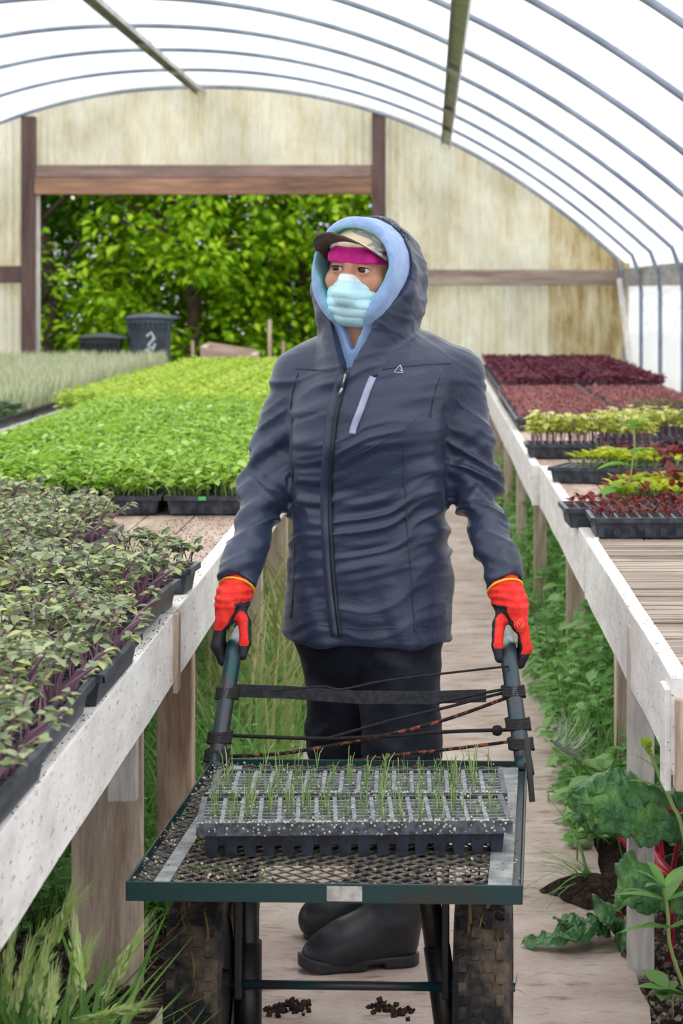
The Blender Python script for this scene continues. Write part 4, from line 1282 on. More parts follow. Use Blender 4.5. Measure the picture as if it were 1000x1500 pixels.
def jacket_disp(V, N):
    d = np.zeros(len(V)); front = np.clip(-N[:,1]+.35, 0, 1)
    onarm = np.zeros(len(V))
    for (a, b, c, s) in ((shR, elR, wrR, -1), (shL, elL, wrL, 1)):
        t, dist = arm_coord(V, a, b, c)
        w = np.clip((.078 - dist)/.012, 0, 1)*np.clip((t-.05)/.15, 0, 1)
        onarm = np.maximum(onarm, w)
        L = np.linalg.norm(c-a)
        sl = V[:,2] + .55*s*V[:,0] + .35*V[:,1]
        n1 = vnoise(np.stack([V[:,0]*7, V[:,1]*7, sl*30], 1) + s*3)
        n2 = vnoise(np.stack([V[:,0]*12, V[:,1]*12, (V[:,2]-.8*s*V[:,0])*40], 1) + s*9)
        amp = .0080*(.45 + 1.0*np.exp(-((t-.5)/.22)**2) + .55*np.clip((t-.72)/.2, 0, 1))
        d += w*amp*(1.0*(1-np.abs(n1)*2.2) - .2 + .55*n2)
    body = (1 - onarm)*np.clip((1.36 - V[:,2])/.06, 0, 1)
    # pulls running across the belly, falling to the photo's left; softer drapes near the hem
    x, z = V[:,0]+.14, V[:,2]
    sl = z - .20*x + .02*vnoise(V*A([9,9,7]))
    n1 = vnoise(np.stack([x*5.0, V[:,1]*5, sl*34], 1)); n2 = vnoise(np.stack([x*9+4, V[:,1]*9, sl*62], 1))
    mid = np.exp(-((z-1.02)/.16)**2)
    d += body*(.0068*(.35+mid)*(.45 - np.abs(n1)*1.6) + .0040*(.3+mid)*n2)
    low = np.clip((.92 - z)/.2, 0, 1)
    n3 = vnoise(np.stack([(x + .45*(z-.7))*20, V[:,1]*12, z*5], 1))
    d += body*low*.0085*n3
    d += .0035*vnoise(V*A([7,7,6]))
    w3 = vnoise(V*A([4,4,4])+11)      # fine creases, in patches
    ang = z + (.5*x + .3*V[:,1])*np.where(w3 > 0, 1, -1)*np.clip(np.abs(w3)*4, 0, 1)
    d += .0017*np.clip(.4+w3*1.6, .15, 1)*(.35 - np.abs(vnoise(np.stack([x*14, V[:,1]*14, ang*70], 1)))*1.5)
    hd = np.clip((V[:,2]-1.33)/.05, 0, 1); q = toH(V)
    d += hd*(.006*vnoise(q*A([16,12,20])+2) + .004*(.4-np.abs(vnoise(np.stack([q[:,0]*9, q[:,1]*14, (q[:,2]+.5*q[:,0])*30], 1)))) + .0022*vnoise(q*A([34,22,46])))
    return d
jacket, JV, JQ = sdf_obj('rain_jacket', jacket_sdf, (ax(-.50,.26,.0036), ax(5.52,5.96,.004), ax(.67,1.66,.0036)), MT['jacket'], it=2, disp=jacket_disp)
pb(jacket, 'navy blue hooded rain jacket zipped to the chest')
JB = BVHTree.FromPolygons([Vector(v) for v in JV + vnormals(JV, JQ)*0], JQ.tolist())
jme = jacket.data; _v = np.empty(len(jme.vertices)*3); jme.vertices.foreach_get('co', _v); _v = _v.reshape(-1, 3)
JB = BVHTree.FromPolygons(_v.tolist(), JQ.tolist())
CAM = Vector((0, 0, CH))
def on_jacket(px, py, lift=.001):
    d = Vector(((px-CX)/F, 1.0, -(py-CY)/F)).normalized()
    hit, n, i, dist = JB.ray_cast(CAM, d)
    if hit is None: return None, None
    if n.dot(d) > 0: n = -n
    return A(hit + n*lift), A(n)
def strip(pts, w, lift=.0015, th=.002):
    """flat tape laid over the jacket along a pixel path"""
    cs = []; ns = []
    P2 = smooth([A((x, y, 0)) for x, y in pts], 7)
    for q in P2:
        h, n = on_jacket(q[0], q[1], lift)
        if h is not None: cs.append(h); ns.append(n)
    cs = np.array(cs); ns = np.array(ns)
    for _ in range(3):
        cs[1:-1] = .5*cs[1:-1] + .25*(cs[:-2] + cs[2:]); ns[1:-1] = .5*ns[1:-1] + .25*(ns[:-2]+ns[2:])
    mb = MB(); V = []
    for i in range(len(cs)):
        t = cs[min(i+1, len(cs)-1)] - cs[max(i-1, 0)]; t /= np.linalg.norm(t)
        n = ns[i]/np.linalg.norm(ns[i]); b = np.cross(t, n); b /= np.linalg.norm(b)
        c = cs[i] + n*.001
        V += [c - b*w/2 - n*th*2, c - b*w/2 + n*th, c + b*w/2 + n*th, c + b*w/2 - n*th*2]
    n = len(cs); Fc = [(i*4+k, i*4+(k+1) % 4, (i+1)*4+(k+1) % 4, (i+1)*4+k) for i in range(n-1) for k in range(4)]
    Fc += [(3,2,1,0), tuple((n-1)*4+k for k in range(4))]
    return mb.add(V, Fc)
def jpart(mb, name, m, label=None, parent=None):
    o = mb.build(name, MT[m], None, True); o.parent = parent or jacket
    if label: o['label'] = label
    return o
ZIP = [(509,547),(502,568),(494,600),(488,640),(484,690),(483,740),(485,800),(489,860),(494,905),(498,932)]
flap = jpart(strip([(x-7, y) for x, y in ZIP], .019, .001, .0025), 'zip_flap', 'jacket')
zp = jpart(strip([(x+1, y) for x, y in ZIP], .0075, .0012, .003), 'zip', 'zip', 'dark front zip')
jpart(strip([(546,553),(538,572),(529,598),(521,618),(516,636)], .0145, .001, .0022), 'pocket_zip', 'pocket', 'pale slanted chest pocket zip')
jpart(strip([(542,550),(553,548)], .006, .001, .002), 'pocket_tab', 'seam')
# zip pull
h, n = on_jacket(507, 556, .004); mb = MB()
for (a, b, r) in (((508,541),(506,553),.0035), ((506,553),(502,568),.0022), ((502,567),(498,581),.0036)):
    pa, _ = on_jacket(*a, .006); pb_, _ = on_jacket(*b, .006)
    if pa is not None and pb_ is not None: mb.tube([pa, pb_], r, 8)
o = mb.build('zip_pull', MT['zip_metal'], None, True); o.parent = zp; o['label'] = 'silver zip pull'
# small triangular mark on the chest
mb = MB()
for a, b, w in (((577,545),(586,535),.0016), ((586,535),(590,546),.0020), ((577,545.5),(590,546.5),.0012), ((585,541),(590,546),.0014)):
    pa, na = on_jacket(*a, .0012); pb_, _ = on_jacket(*b, .0012)
    mb.beam(pa, pb_, w, .0016, up=na)
jpart(mb, 'chest_mark', 'emblem', 'small pale triangular chest mark')
# seams
for pts, w in (([(432,540),(450,541),(470,542),(487,543)], .002), ([(560,541),(600,536),(640,533),(660,532)], .002),
               ([(590,640),(593,720),(598,800),(604,870),(607,925)], .0022), ([(520,668),(555,650),(590,630),(612,612)], .002),
               ([(427,610),(428,680),(430,760),(430,850),(426,905)], .002), ([(440,912),(520,921),(600,918),(664,910)], .0018),
               ([(645,552),(636,580),(630,612)], .002), ([(436,548),(428,575),(425,600)], .002)):
    try: jpart(strip(pts, w, .0, .0012), 'seam', 'seam')
    except Exception: pass

# ---- trousers and boots
def trouser_sdf(p):
    d = torso(p, -.022)
    d = smax(d, p[:,2] - .78, .01); d = smax(d, .70 - p[:,2], .02)
    hips = ell(p, (-.135, 5.76, .70), (.158,.118,.12))
    d = smin(d, hips, .03)
    for (a, b, c), r in ((legs_R, (.098,.078,.062)), (legs_L, (.102,.080,.062))):
        d = smin(d, rc(p, a, b, r[0], r[1]), .018); d = smin(d, rc(p, b, c + A((0,0,.12)), r[1], r[2]), .02)
    return d
def trouser_disp(V, N):
    n1 = vnoise(np.stack([V[:,0]*10, V[:,1]*10, (V[:,2]+.5*V[:,0])*26], 1)); n2 = vnoise(np.stack([V[:,0]*16, V[:,1]*16, (V[:,2]-.7*V[:,0])*34], 1))
    return .006*n1 + .004*n2
o, _, _ = sdf_obj('trousers', trouser_sdf, (ax(-.34,.08,.006), ax(5.55,6.0,.006), ax(.16,.82,.006)), MT['trousers'], it=2, disp=trouser_disp); pb(o, 'dark navy trousers')
def boot(legs, heel, toe, shz):
    heel = A(heel); toe = A(toe); dv = toe - heel; dv /= np.linalg.norm(dv)
    ank = legs[2]
    def f(p):
        d = rc(p, heel + A((0,0,.048)), heel + dv*.15 + A((0,0,.044)), .043, .046)
        d = smin(d, rc(p, heel + dv*.13 + A((0,0,.042)), toe - dv*.040 + A((0,0,.033)), .044, .031), .03)
        d = smin(d, rc(p, heel + dv*.01 + A((0,0,.12)), heel + dv*.10 + A((0,0,.068)), .052, .046), .04)
        d = smin(d, rc(p, heel + dv*.005 + A((0,0,.10)), legs[1]*.35 + legs[2]*.65 + A((0,0,.08)), .050, .062), .03)
        d = smax(d, .012 - p[:,2], .006); d = smax(d, p[:,2] - shz, .004)
        return d
    def sole(p):
        q = p.copy(); 
        d2 = smin(np.linalg.norm(p[:,:2] - heel[:2], axis=1) - .045, 1e3, .01)
        a2 = np.concatenate([heel[:2]]); 
        def seg(a, b, r1, r2):
            ba = b - a; t = np.clip(((p[:,:2]-a) @ ba)/(ba @ ba), 0, 1)
            return np.linalg.norm(p[:,:2]-a-t[:,None]*ba, axis=1) - (r1 + t*(r2-r1))
        d2 = smin(seg(heel[:2], heel[:2]+dv[:2]*.1, .044, .038), seg(heel[:2]+dv[:2]*.1, toe[:2]-dv[:2]*.045, .041, .044), .03)
        u = (p[:,:2]-heel[:2]) @ dv[:2]
        arch_ = np.where((u > .045) & (u < .085), .012, 0)
        rise = .02*np.clip((u-.17)/.06, 0, 1)**2
        return smax(smax(d2, p[:,2] - .027 - rise, .004), arch_ + rise*.8 - p[:,2], .003)
    lo = np.minimum(heel, toe) - .08; hi = np.maximum(np.maximum(heel, toe), legs[1]) + .1
    def wr(V, N): return np.clip((V[:,2]-.08)/.05, 0, 1)*.004*vnoise(np.stack([V[:,0]*14, V[:,1]*14, V[:,2]*34], 1))
    o, _, _ = sdf_obj('boot', f, (ax(lo[0], hi[0], .0045), ax(lo[1], hi[1], .0045), ax(-.01, shz+.02, .0045)), MT['boot'], it=2, disp=wr); pb(o)
    b = o
    o, _, _ = sdf_obj('sole', sole, (ax(lo[0], hi[0], .004), ax(lo[1], hi[1], .004), ax(-.01, .07, .003)), MT['boot'], it=1); o.parent = b
    return b
boot(legs_L, (-.068, 5.645, 0), (-.285, 5.575, 0), .32)['label'] = 'black rubber boot nearer the cart wheels'
boot(legs_R, (-.105, 5.90, 0), (-.288, 5.865, 0), .32)['label'] = 'black rubber boot set farther back'

# ---- gloves
for s in (-1, 1):
    ch, (th, tr), (gx, gy, gz) = hand_chains(s); w = wrR if s < 0 else wrL
    def f(p, s=s, w=w):
        d = hand_sdf(p, s)
        el = elR if s < 0 else elL
        t = el - w; t = t/np.linalg.norm(t)
        d = smin(d, rc(p, w + t*.012, w - t*.025, .0355, .0345), .02)
        return smax(d, (p - w) @ t - .012, .003)
    def gd(V, N, w=w):
        return .0016*np.sin((V[:,2])*2*math.pi/.016 + 2*vnoise(V*20))*np.clip((V[:,2]-.775)/.02, 0, 1) + .0012*vnoise(V*60)
    def gs(c, n, s=s, ch=ch, th=th, gx=gx, gz=gz, gy=gy):
        fing = np.full(len(c), 9.)
        for pts, rr in ch:
            for i in range(3): fing = np.minimum(fing, rc(c, pts[i], pts[i+1], rr[i], rr[i+1]))
        tip = rc(c, th[1]*.3+th[2]*.7, th[3], .013, .011); pal = (n[:,0]*s < -.5)
        lim = .034 if s < 0 else -.010
        black = ((fing < .003) & (c[:,2] < gz + lim)) | ((tip < .003) & (c[:,2] < gz+.004)) | (pal & (c[:,2] < gz+.09) & (n[:,1] > -.75))
        black |= (c[:,2] < gz + .055 - 1.2*np.abs(c[:,0]-(gx+s*.006))) & (np.abs(c[:,0]-gx) < .04) & (fing < .016) & (s < 0)
        return black.astype(int)
    lo = np.minimum(w, A((gx, gy, gz))) - .08; hi = np.maximum(w, A((gx, gy+.1, gz))) + .08
    g, _, _ = sdf_obj('glove', f, (ax(lo[0]+.01, hi[0]-.01, .0022), ax(lo[1]+.01, hi[1], .0024), ax(gz-.055, w[2]+.07, .0022)), [MT['red'], MT['glove_b']], it=1, disp=gd, slot=gs)
    pb(g, 'red knit work glove with black coated fingers gripping the handle by the ' + ('bare planks' if s < 0 else 'green weeds'))
    t = (elR if s < 0 else elL) - w; t /= np.linalg.norm(t)
    mb = MB(); e1 = np.cross(t, A((0,1,0))); e1 /= np.linalg.norm(e1); e2 = np.cross(t, e1)
    c = w - t*.006
    mb.tube([c + (e1*math.cos(a) + e2*math.sin(a))*.0385 for a in np.linspace(0, 2*math.pi, 33)], .0028, 6, cap=False)
    o = mb.build('cuff_edge', MT['yellow'], None, True); o.parent = g

    if s > 0:      # faint round print on the back of this glove
        gm = g.data; q = np.empty(len(gm.vertices)*3); gm.vertices.foreach_get('co', q)
        gb = BVHTree.FromPolygons(q.reshape(-1,3).tolist(), [list(pp_.vertices) for pp_ in gm.polygons])
        mb = MB()
        def og(px, py):
            dd = Vector(((px-CX)/F, 1.0, -(py-CY)/F)).normalized(); h, n, i, ds = gb.ray_cast(CAM, dd)
            return None if h is None else A(h + (n if n.dot(dd) < 0 else -n)*.0004)
        for ctr, r1, r2, a0, a1 in (((762,914), 5, 7, 0, 6.28), ((763,914), 2.4, 4, .5, 4.6), ((762,923), 4, 1.2, 0, 3.14)):
            pts = [og(ctr[0]+r1*math.cos(a), ctr[1]+r2*math.sin(a)) for a in np.linspace(a0, a1, 15)]
            pts = [x_ for x_ in pts if x_ is not None]
            if len(pts) > 3: mb.tube(pts, .0005, 5)
        if mb.n:
            o = mb.build('glove_print', M('pale_pink_print', rgb(250,150,130), rough=.8), None, True); o.parent = g; o['label'] = 'faint pale round print'
# ------------------------------------------------------------------ weeds and plants on the ground
MT['weed'] = leafmat('weed_leaf', [rgb(116,174,82), rgb(146,198,112), rgb(96,152,68), rgb(174,214,142), rgb(124,180,98)], .35)
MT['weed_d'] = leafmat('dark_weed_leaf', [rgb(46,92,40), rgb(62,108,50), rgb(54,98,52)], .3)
MT['grass'] = leafmat('grass_blade', [rgb(104,156,70), rgb(132,176,92), rgb(84,136,56), rgb(150,184,110), rgb(112,160,84)], .35)
MT['grass_dry'] = leafmat('drying_grass_blade', [rgb(160,164,104), rgb(180,176,124), rgb(140,150,92)], .3)
MT['head'] = leafmat('green_grass_head', [rgb(184,208,122), rgb(168,198,104), rgb(204,218,156), rgb(212,216,176)], .4)
BL6 = blade_T(.045, 6, .55); BLt = blade_T(.02, 6, .55); OV = leaf_T(.6, 3, .12, .3, .8)

# weeds under the right bench
mb = MB()
N = 19000
y = 5.9 + (20-5.9)*rng.random(N)**1.7; x = .375 + rng.beta(1.1, 1.6, N)*1.1
hh = (.12 + .30*np.clip((y-6.2)/2.2, 0, 1))*np.clip((x-.33)/.22, .25, 1)*(.75+.5*vnoise(np.stack([x*4, y*3, y*0], 1))**2 + .25*vnoise(np.stack([x*9, y*7, y*0], 1)))
z = hh*(1 - .75*rng.random(N)**2.2) - .02
dens = vnoise(np.stack([x*2.5, y*1.5, y*0+7], 1)); keep = (dens > -.75)
x, y, z = x[keep], y[keep], z[keep]; N = len(x)
scatter(mb, OV, np.stack([x, y, z], 1), U(0,6.28,N), U(-.3,.6,N), U(.028,.065,N), 0, roll=U(-.5,.5,N))
N = 1100; y = 7.0 + 12*rng.random(N)**1.6; x = .42 + rng.beta(1,2,N)*.9
scatter(mb, stem_T(.010, 3, .3, 3), np.stack([x, y, np.full(N, -.03)], 1), U(0,6.28,N), 0, np.stack([np.full(N,.2), U(.1,.2,N), U(.15,.34,N)], 1), 1)
N = 700; y = 7.4 + 9*rng.random(N)**1.6; x = .44 + rng.beta(1,2,N)*.8
scatter(mb, BLt, np.stack([x, y, np.full(N, -.02)], 1), U(0,6.28,N), 0, U(.15,.36,N), 1)
tag(mb.build('weeds', [MT['weed'], MT['grass']]), 'lush low green weeds growing along the walkway under the white bench', 'weeds', kind='stuff')
# big soft leaves standing out of the weeds
# grass and weeds at the left of the walkway
mb = MB()
N = 4600; y = 5.95 + 9*rng.random(N)**1.7; x = -.40 - rng.beta(1.3, 1.8, N)*.75
x += .08*np.clip(7.2-y, 0, 1)*0
scatter(mb, BLt, np.stack([x, y, np.full(N, -.03)], 1), U(0,6.28,N), 0, U(.12,.5,N)*np.clip((y-4.9)/2, .35, 1), 0)
N = 7500; y = 5.95 + 8*rng.random(N)**1.6; x = -.44 - rng.beta(1.2, 1.6, N)*.75
scatter(mb, OV, np.stack([x, y, U(0,.24,N)*np.clip((y-4.9)/2.5, .3, 1)*np.clip((-.36-x)/.15,.2,1)], 1), U(0,6.28,N), U(-.2,.7,N), U(.02,.05,N), 1)
N = 420; y = 7.4 + 5*rng.random(N); x = -.42 - .3*rng.random(N)
scatter(mb, BLt, np.stack([x, y, np.full(N, -.03)], 1), U(0,6.28,N), 0, U(.3,.75,N), 2)
tag(mb.build('weeds', [MT['grass'], MT['weed'], MT['grass_dry']]), 'tall green grass and weeds along the walkway behind the dark cart handle', 'weeds', kind='stuff')
# small weeds under the near bench
mb = MB(); N = 420; y = U(3.6, 6.4, N); x = U(-1.5, -.75, N)
scatter(mb, OV, np.stack([x, y, U(-.02,.10,N)], 1), U(0,6.28,N), U(-.2,.7,N), U(.02,.045,N), 0)
tag(mb.build('weeds', [MT['weed_d']]), 'dark small weeds in the shade under the bench with the wide plank leg', 'weeds', kind='stuff')

# tall grass with seed heads at the bottom corner
def spike(mb, base, top, r, n=40):
    base, top = A(base), A(top); t = top - base; L = np.linalg.norm(t); t /= L
    k = rng.random(n); pos = base + t*(k[:,None]*L)
    az = math.atan2(t[1], t[0]); el = math.asin(t[2])
    scatter(mb, leaf_T(.34, 2, .1, .0, .8), pos + rng.normal(0, r*.25, (n,3)), az - math.pi/2 + U(-.5,.5,n), el + U(-.45,.45,n), U(.014,.022,n), 0)
    scatter(mb, blade_T(.014, 3, .1), pos, az - math.pi/2 + U(-.25,.25,n), el - math.pi/2 + U(-.22,.22,n), U(.05,.085,n)*A(1), 0)
def grass_tuft(name, label, spots, n, hmin, hmax, heads, mats=('grass',), cat='grass'):
    r = empty(name, (spots[0][0], spots[0][1], -.03), label, cat)
    mb = MB()
    for (cx, cy, sx, sy, m) in spots:
        k = int(n*m); scatter(mb, BL6, np.stack([rng.normal(cx, sx, k), rng.normal(cy, sy, k), np.full(k, -.03)], 1), U(0,6.28,k), U(-.15,.15,k), U(hmin,hmax,k)*A(1))
    mb.build('blades', MT[mats[0]], r)['kind'] = 'stuff'
    for (b, m, t) in heads:
        mb = MB(); spike(mb, m, t, .015, 110); s = mb.build('seed_head', MT['head'], r)
        mb = MB(); mb.tube(smooth([b, A(b)*.35+A(m)*.65, m, A(m)*.6+A(t)*.4], 4), .0022, 5); c = mb.build('stalk', MT['grass'], r, True)
    return r
def gp(px, py, Y): return P(px, py, F/Y)
def zb(v): w = A(v).copy(); return A((w[0], w[1]+.02, -.03))
hd = []
for (x0, y0, x1, y1, Y) in ((60,1420,98,1328,4.05), (40,1395,104,1330,4.1), (150,1465,196,1385,4.0), (110,1500,185,1480,3.95), (48,1490,62,1415,3.95), (100,1480,122,1412,4.1), (20,1480,34,1425,3.95), (8,1465,14,1400,4.1), (118,1450,112,1390,4.05), (68,1500,75,1460,3.9)):
    m, t = gp(x0, y0, Y), gp(x1, y1, Y+.03); hd.append((zb(m), m, t))
grass_tuft('grass_clump', 'tall green grass with pale seed heads in the bottom corner below the white bench board',
           [(-.66, 4.12, .06, .10, 1), (-.60, 4.02, .05, .08, .8), (-.73, 4.2, .04, .08, .6), (-.54, 4.0, .04, .06, .06)], 170, .22, .5, hd)
# grass tuft on a clod at the edge of the walkway
r = empty('grass_clump', (.395, 6.45, 0), 'grass tuft with spreading blades on a dark clod at the edge of the walkway', 'grass')
mb = MB(); V = []
for i in range(9):
    for j in range(16):
        a = 2*math.pi*j/15; rr = .10*i/8*(1+.25*math.sin(3*a)+.1*math.sin(7*a)); V.append((.385+rr*math.cos(a), 6.3+rr*1.2*math.sin(a), .045*(1-(i/8)**2)+.004*rng.random()))
mb.grid(A(V), 9, 16); mb.build('clod', MT['soil'], r, True)
mb = MB(); k = 34; scatter(mb, BLt, np.stack([rng.normal(.39,.02,k), rng.normal(6.3,.025,k), np.full(k,.02)], 1), U(.2,2.9,k), U(-.75,-.05,k), np.stack([np.full(k,.25), U(.3,.5,k), U(.10,.24,k)], 1))
mb.build('blades', MT['grass'], r)['kind'] = 'stuff'
# silvery seeding grass bending over the walkway
r = empty('seeding_grass', (.50, 6.6, -.03), 'pale feathery seeding grass bending over the walkway beside the weeds', 'grass')
s = [A((.50,6.6,-.03)), gp(895,1190,6.55), gp(868,1140,6.5), gp(835,1105,6.45), gp(806,1084,6.4)]
mb = MB(); mb.tube(smooth(s), .0025, 6); mb.build('stalk', MT['grass'], r, True)
mb = MB(); k = 42; f = rng.random(k); pp0 = s[3]*(1-f[:,None]) + s[4]*f[:,None]
scatter(mb, blade_T(.05, 5, .5), pp0, U(.6,2.4,k), U(.2,1.6,k), U(.06,.12,k)); scatter(mb, blade_T(.05, 5, .5), pp0, U(.8,2.2,k), U(1.6,2.5,k), U(.05,.10,k)); mb.build('feathery_head', leafmat('silvery_grass_head', [rgb(176,188,168), rgb(196,204,184), rgb(152,168,144)], .3), r)['kind'] = 'stuff'

# chard plants
def chard_leafmat():
    m, nt, b = nodes('dark_crinkled_chard_leaf')
    c = ramp(nt, noise(nt, 14, 4), [(.3, rgb(46,98,48)), (.5, rgb(76,130,74)), (.66, rgb(116,166,84))])
    nt.links.new(c, b.inputs['Base Color']); b.inputs['Roughness'].default_value = .38
    bump(nt, b, noise(nt, 55, 3, .5), .8, .014)
    out = nt.nodes['Material Output']; t = nt.nodes.new('ShaderNodeBsdfTranslucent'); nt.links.new(c, t.inputs[0])
    mx = nt.nodes.new('ShaderNodeMixShader'); mx.inputs[0].default_value = .18
    nt.links.new(b.outputs[0], mx.inputs[1]); nt.links.new(t.outputs[0], mx.inputs[2]); nt.links.new(mx.outputs[0], out.inputs[0])
    return m
MT['chard'] = chard_leafmat(); MT['chard_pale'] = MT['chard'].copy()
MT['chard_stem'] = M('crimson_chard_stalk', rgb(170,24,60), rgb(206,50,84), rough=.4, scale=20)
def big_leaf(path, w, roll=0.0, seed=0, curl=.3):
    """crinkled leaf along a path of points; returns builder"""
    pts = np.array(smooth(path, 14)); n = len(pts); m = 23; V = []
    g = np.random.default_rng(seed)
    for i in range(n):
        t = pts[min(i+1, n-1)] - pts[max(i-1, 0)]; t /= np.linalg.norm(t)
        sd = np.cross(t, A((0,0,1))); 
        if np.linalg.norm(sd) < .2: sd = A((1,0,0))
        sd /= np.linalg.norm(sd); up_ = np.cross(sd, t)
        sd, up_ = sd*math.cos(roll)+up_*math.sin(roll), up_*math.cos(roll)-sd*math.sin(roll)
        f = i/(n-1); hw = w/2*(math.sin(math.pi*(f**.75)*.93+.12)**.75)
        for j in range(m):
            a = -1 + 2*j/(m-1)
            q = pts[i] + sd*hw*a*(1+.05*math.sin(i*1.3+(3 if a > 0 else 0))) + up_*(-curl*hw*a*a - .006*math.exp(-(a/.08)**2))
            V.append(q)
    V = np.array(V); nn = vnoise(V*62 + seed)*.011 + vnoise(V*22+seed)*.014
    V[:,1] += vnoise(V*58+3+seed)*.010
    V[:,2] += nn; V[:,0] += vnoise(V*30+9+seed)*.006
    mb = MB(); mb.grid(V, n, m); return mb
def chard(label, base, leaves):
    r = empty('chard_plant', base, label, 'chard plant', 'chard plants at the bench leg')
    for k, (path, w, roll, curl) in enumerate(leaves):
        mb = big_leaf(path, w, roll, k*7+int(base[0]*100), curl); o = mb.build('leaf', MT['chard'], r, True)
        sm_ = o.modifiers.new('thickness', 'SOLIDIFY'); sm_.thickness = .0012
        mb = MB(); mb.tube(smooth([A(base), A(base)*.5 + A(path[0])*.5 + A((0,0,.02)), path[0], A(path[0])*.5 + A(path[1])*.5, path[1]], 5), list(np.linspace(.007,.003,21)), 8)
        mb.build('stalk', MT['chard_stem'], r, True)
    return r
b1 = A((.56, 6.15, -.02))
chard('chard plant with broad crinkled dark leaves across the white bench leg', b1,
      [([gp(1000,1195,5.62), gp(965,1180,5.50), gp(915,1168,5.46), gp(868,1162,5.47), gp(832,1172,5.5)], .17, .95, .35),
       ([gp(935,1190,6.05), gp(925,1165,6.1), gp(905,1145,6.15), gp(880,1150,6.2)], .16, .9, .5),
       ([gp(955,1200,5.75), gp(975,1175,5.65), gp(1000,1180,5.6), gp(1035,1215,5.55)], .18, -.9, .3),
       ([gp(890,1205,6.1), gp(870,1195,6.1), gp(850,1205,6.05)], .12, .9, .4),
       ([gp(960,1165,6.0), gp(985,1140,5.95), gp(1015,1135,5.9)], .14, -.8, .4)])
b2 = A((.53, 5.72, -.02))
chard('chard plant with one large dark leaf hanging in front of the white bench leg', b2,
      [([gp(985,1295,5.45), gp(955,1290,5.38), gp(925,1305,5.36), gp(902,1325,5.36)], .135, 1.0, .5),
       ([gp(985,1290,5.5), gp(1005,1300,5.45), gp(1040,1320,5.4)], .13, -.9, .4)])
b3 = A((.50, 5.95, -.02))
chard('chard plant low on the ground behind the white bench leg, its stalks crimson', b3,
      [([gp(915,1350,5.85), gp(905,1335,5.8), gp(890,1350,5.75)], .12, .9, .5),
       ([gp(905,1350,5.9), gp(925,1360,5.7), gp(940,1375,5.65)], .10, -.8, .5)])
mb = MB(); mb.tube([gp(955,1248,5.9), gp(970,1268,5.8), gp(985,1282,5.72)], .010, 8)
tag(mb.build('chard_stalk', MT['chard_stem'], None, True), 'thick crimson chard stalk lying right of the white bench leg', 'chard stalk')
mb = MB(); mb.tube([gp(958,1270,5.8), gp(968,1278,5.75), gp(985,1285,5.7)], .009, 8)
tag(mb.build('chard_stalk', M('scarlet_stalk', rgb(214,26,30), rough=.4), None, True), 'short scarlet chard stalk under the crimson one', 'chard stalk')
# fallen leaf on the slab
r = empty('fallen_leaf', gp(830,1362,5.95)*A((1,1,0)), 'wilted dark chard leaf lying flat on the concrete slab', 'leaf')
Yf = 5.92
def onslab(px, py, z=.02): p = (py-CY)/(CH-z); return P(px, py, p)
for k, (path, w) in enumerate((([onslab(872,1355,.035), onslab(850,1358,.05), onslab(820,1362,.045), onslab(790,1370,.03), onslab(762,1376,.016)], .085), ([onslab(893,1352,.03), onslab(870,1352,.05), onslab(850,1350,.04)], .06), ([onslab(850,1345,.03), onslab(836,1358,.055), onslab(822,1372,.02)], .075))):
    o = big_leaf(path, w, .35, 40+k, .25).build('leaf', MT['chard'], r, True)
mb = MB(); mb.tube([onslab(905,1352,.012), onslab(885,1355,.015), onslab(870,1356,.03)], .006, 8); mb.build('stalk', MT['chard_stem'], r, True)
# flowering stem at the right edge
r = empty('flowering_stem', (.62, 5.35, -.03), 'tall pale green flowering stem with a yellow bud at the edge of the photo', 'flowering weed')
s = [A((.60,5.3,-.03)), gp(1003,1230,5.25), gp(985,1180,5.25), gp(967,1140,5.25), gp(953,1105,5.25), gp(942,1090,5.25)]
mb = MB(); mb.tube(smooth(s, 5), .0045, 7); mb.build('stalk', MT['st_green'], r, True)
mb = MB(); N = 26; f = rng.random(N)[:,None]; scatter(mb, leaf_T(.5,3,.1,.0,.7), s[5]*f + s[4]*(1-f) + rng.normal(0,.004,(N,3)), U(0,6.28,N), U(.6,1.4,N), U(.012,.024,N))
mb.build('bud', leafmat('yellow_green_bud', [rgb(190,210,80), rgb(160,196,70)], .4), r)
mb = MB(); scatter(mb, leaf_T(.3,5,.1,.3,.8), [gp(975,1160,5.25), gp(990,1195,5.25), gp(962,1130,5.25)], [1.9, -1.6, 1.7], [.6,.4,.9], [.09,.1,.06]); mb.build('leaf', MT['weed'], r)
r = empty('flowering_stem', (.56, 5.2, -.03), 'leafy pale green weed stem in the bottom right corner under the large chard leaf', 'flowering weed')
mb = MB(); mb.tube(smooth([A((.55,5.15,-.03)), gp(985,1400,5.1), gp(978,1340,5.1), gp(972,1300,5.1)], 5), .004, 7); mb.build('stalk', MT['st_green'], r, True)
mb = MB(); scatter(mb, leaf_T(.3,5,.1,.3,.8), [gp(975,1320,5.1)]*4 + [gp(980,1360,5.1)]*3 + [gp(972,1300,5.1)]*4, [1.2,2,-1.4,-.6,1.6,-1.2,2.4,.5,-.8,1.5,2.6], [.3,.6,.4,.8,.2,.3,.5,.9,.7,.8,.5], [.11,.1,.12,.09,.1,.12,.09,.07,.08,.07,.08]); mb.build('leaf', MT['weed'], r)
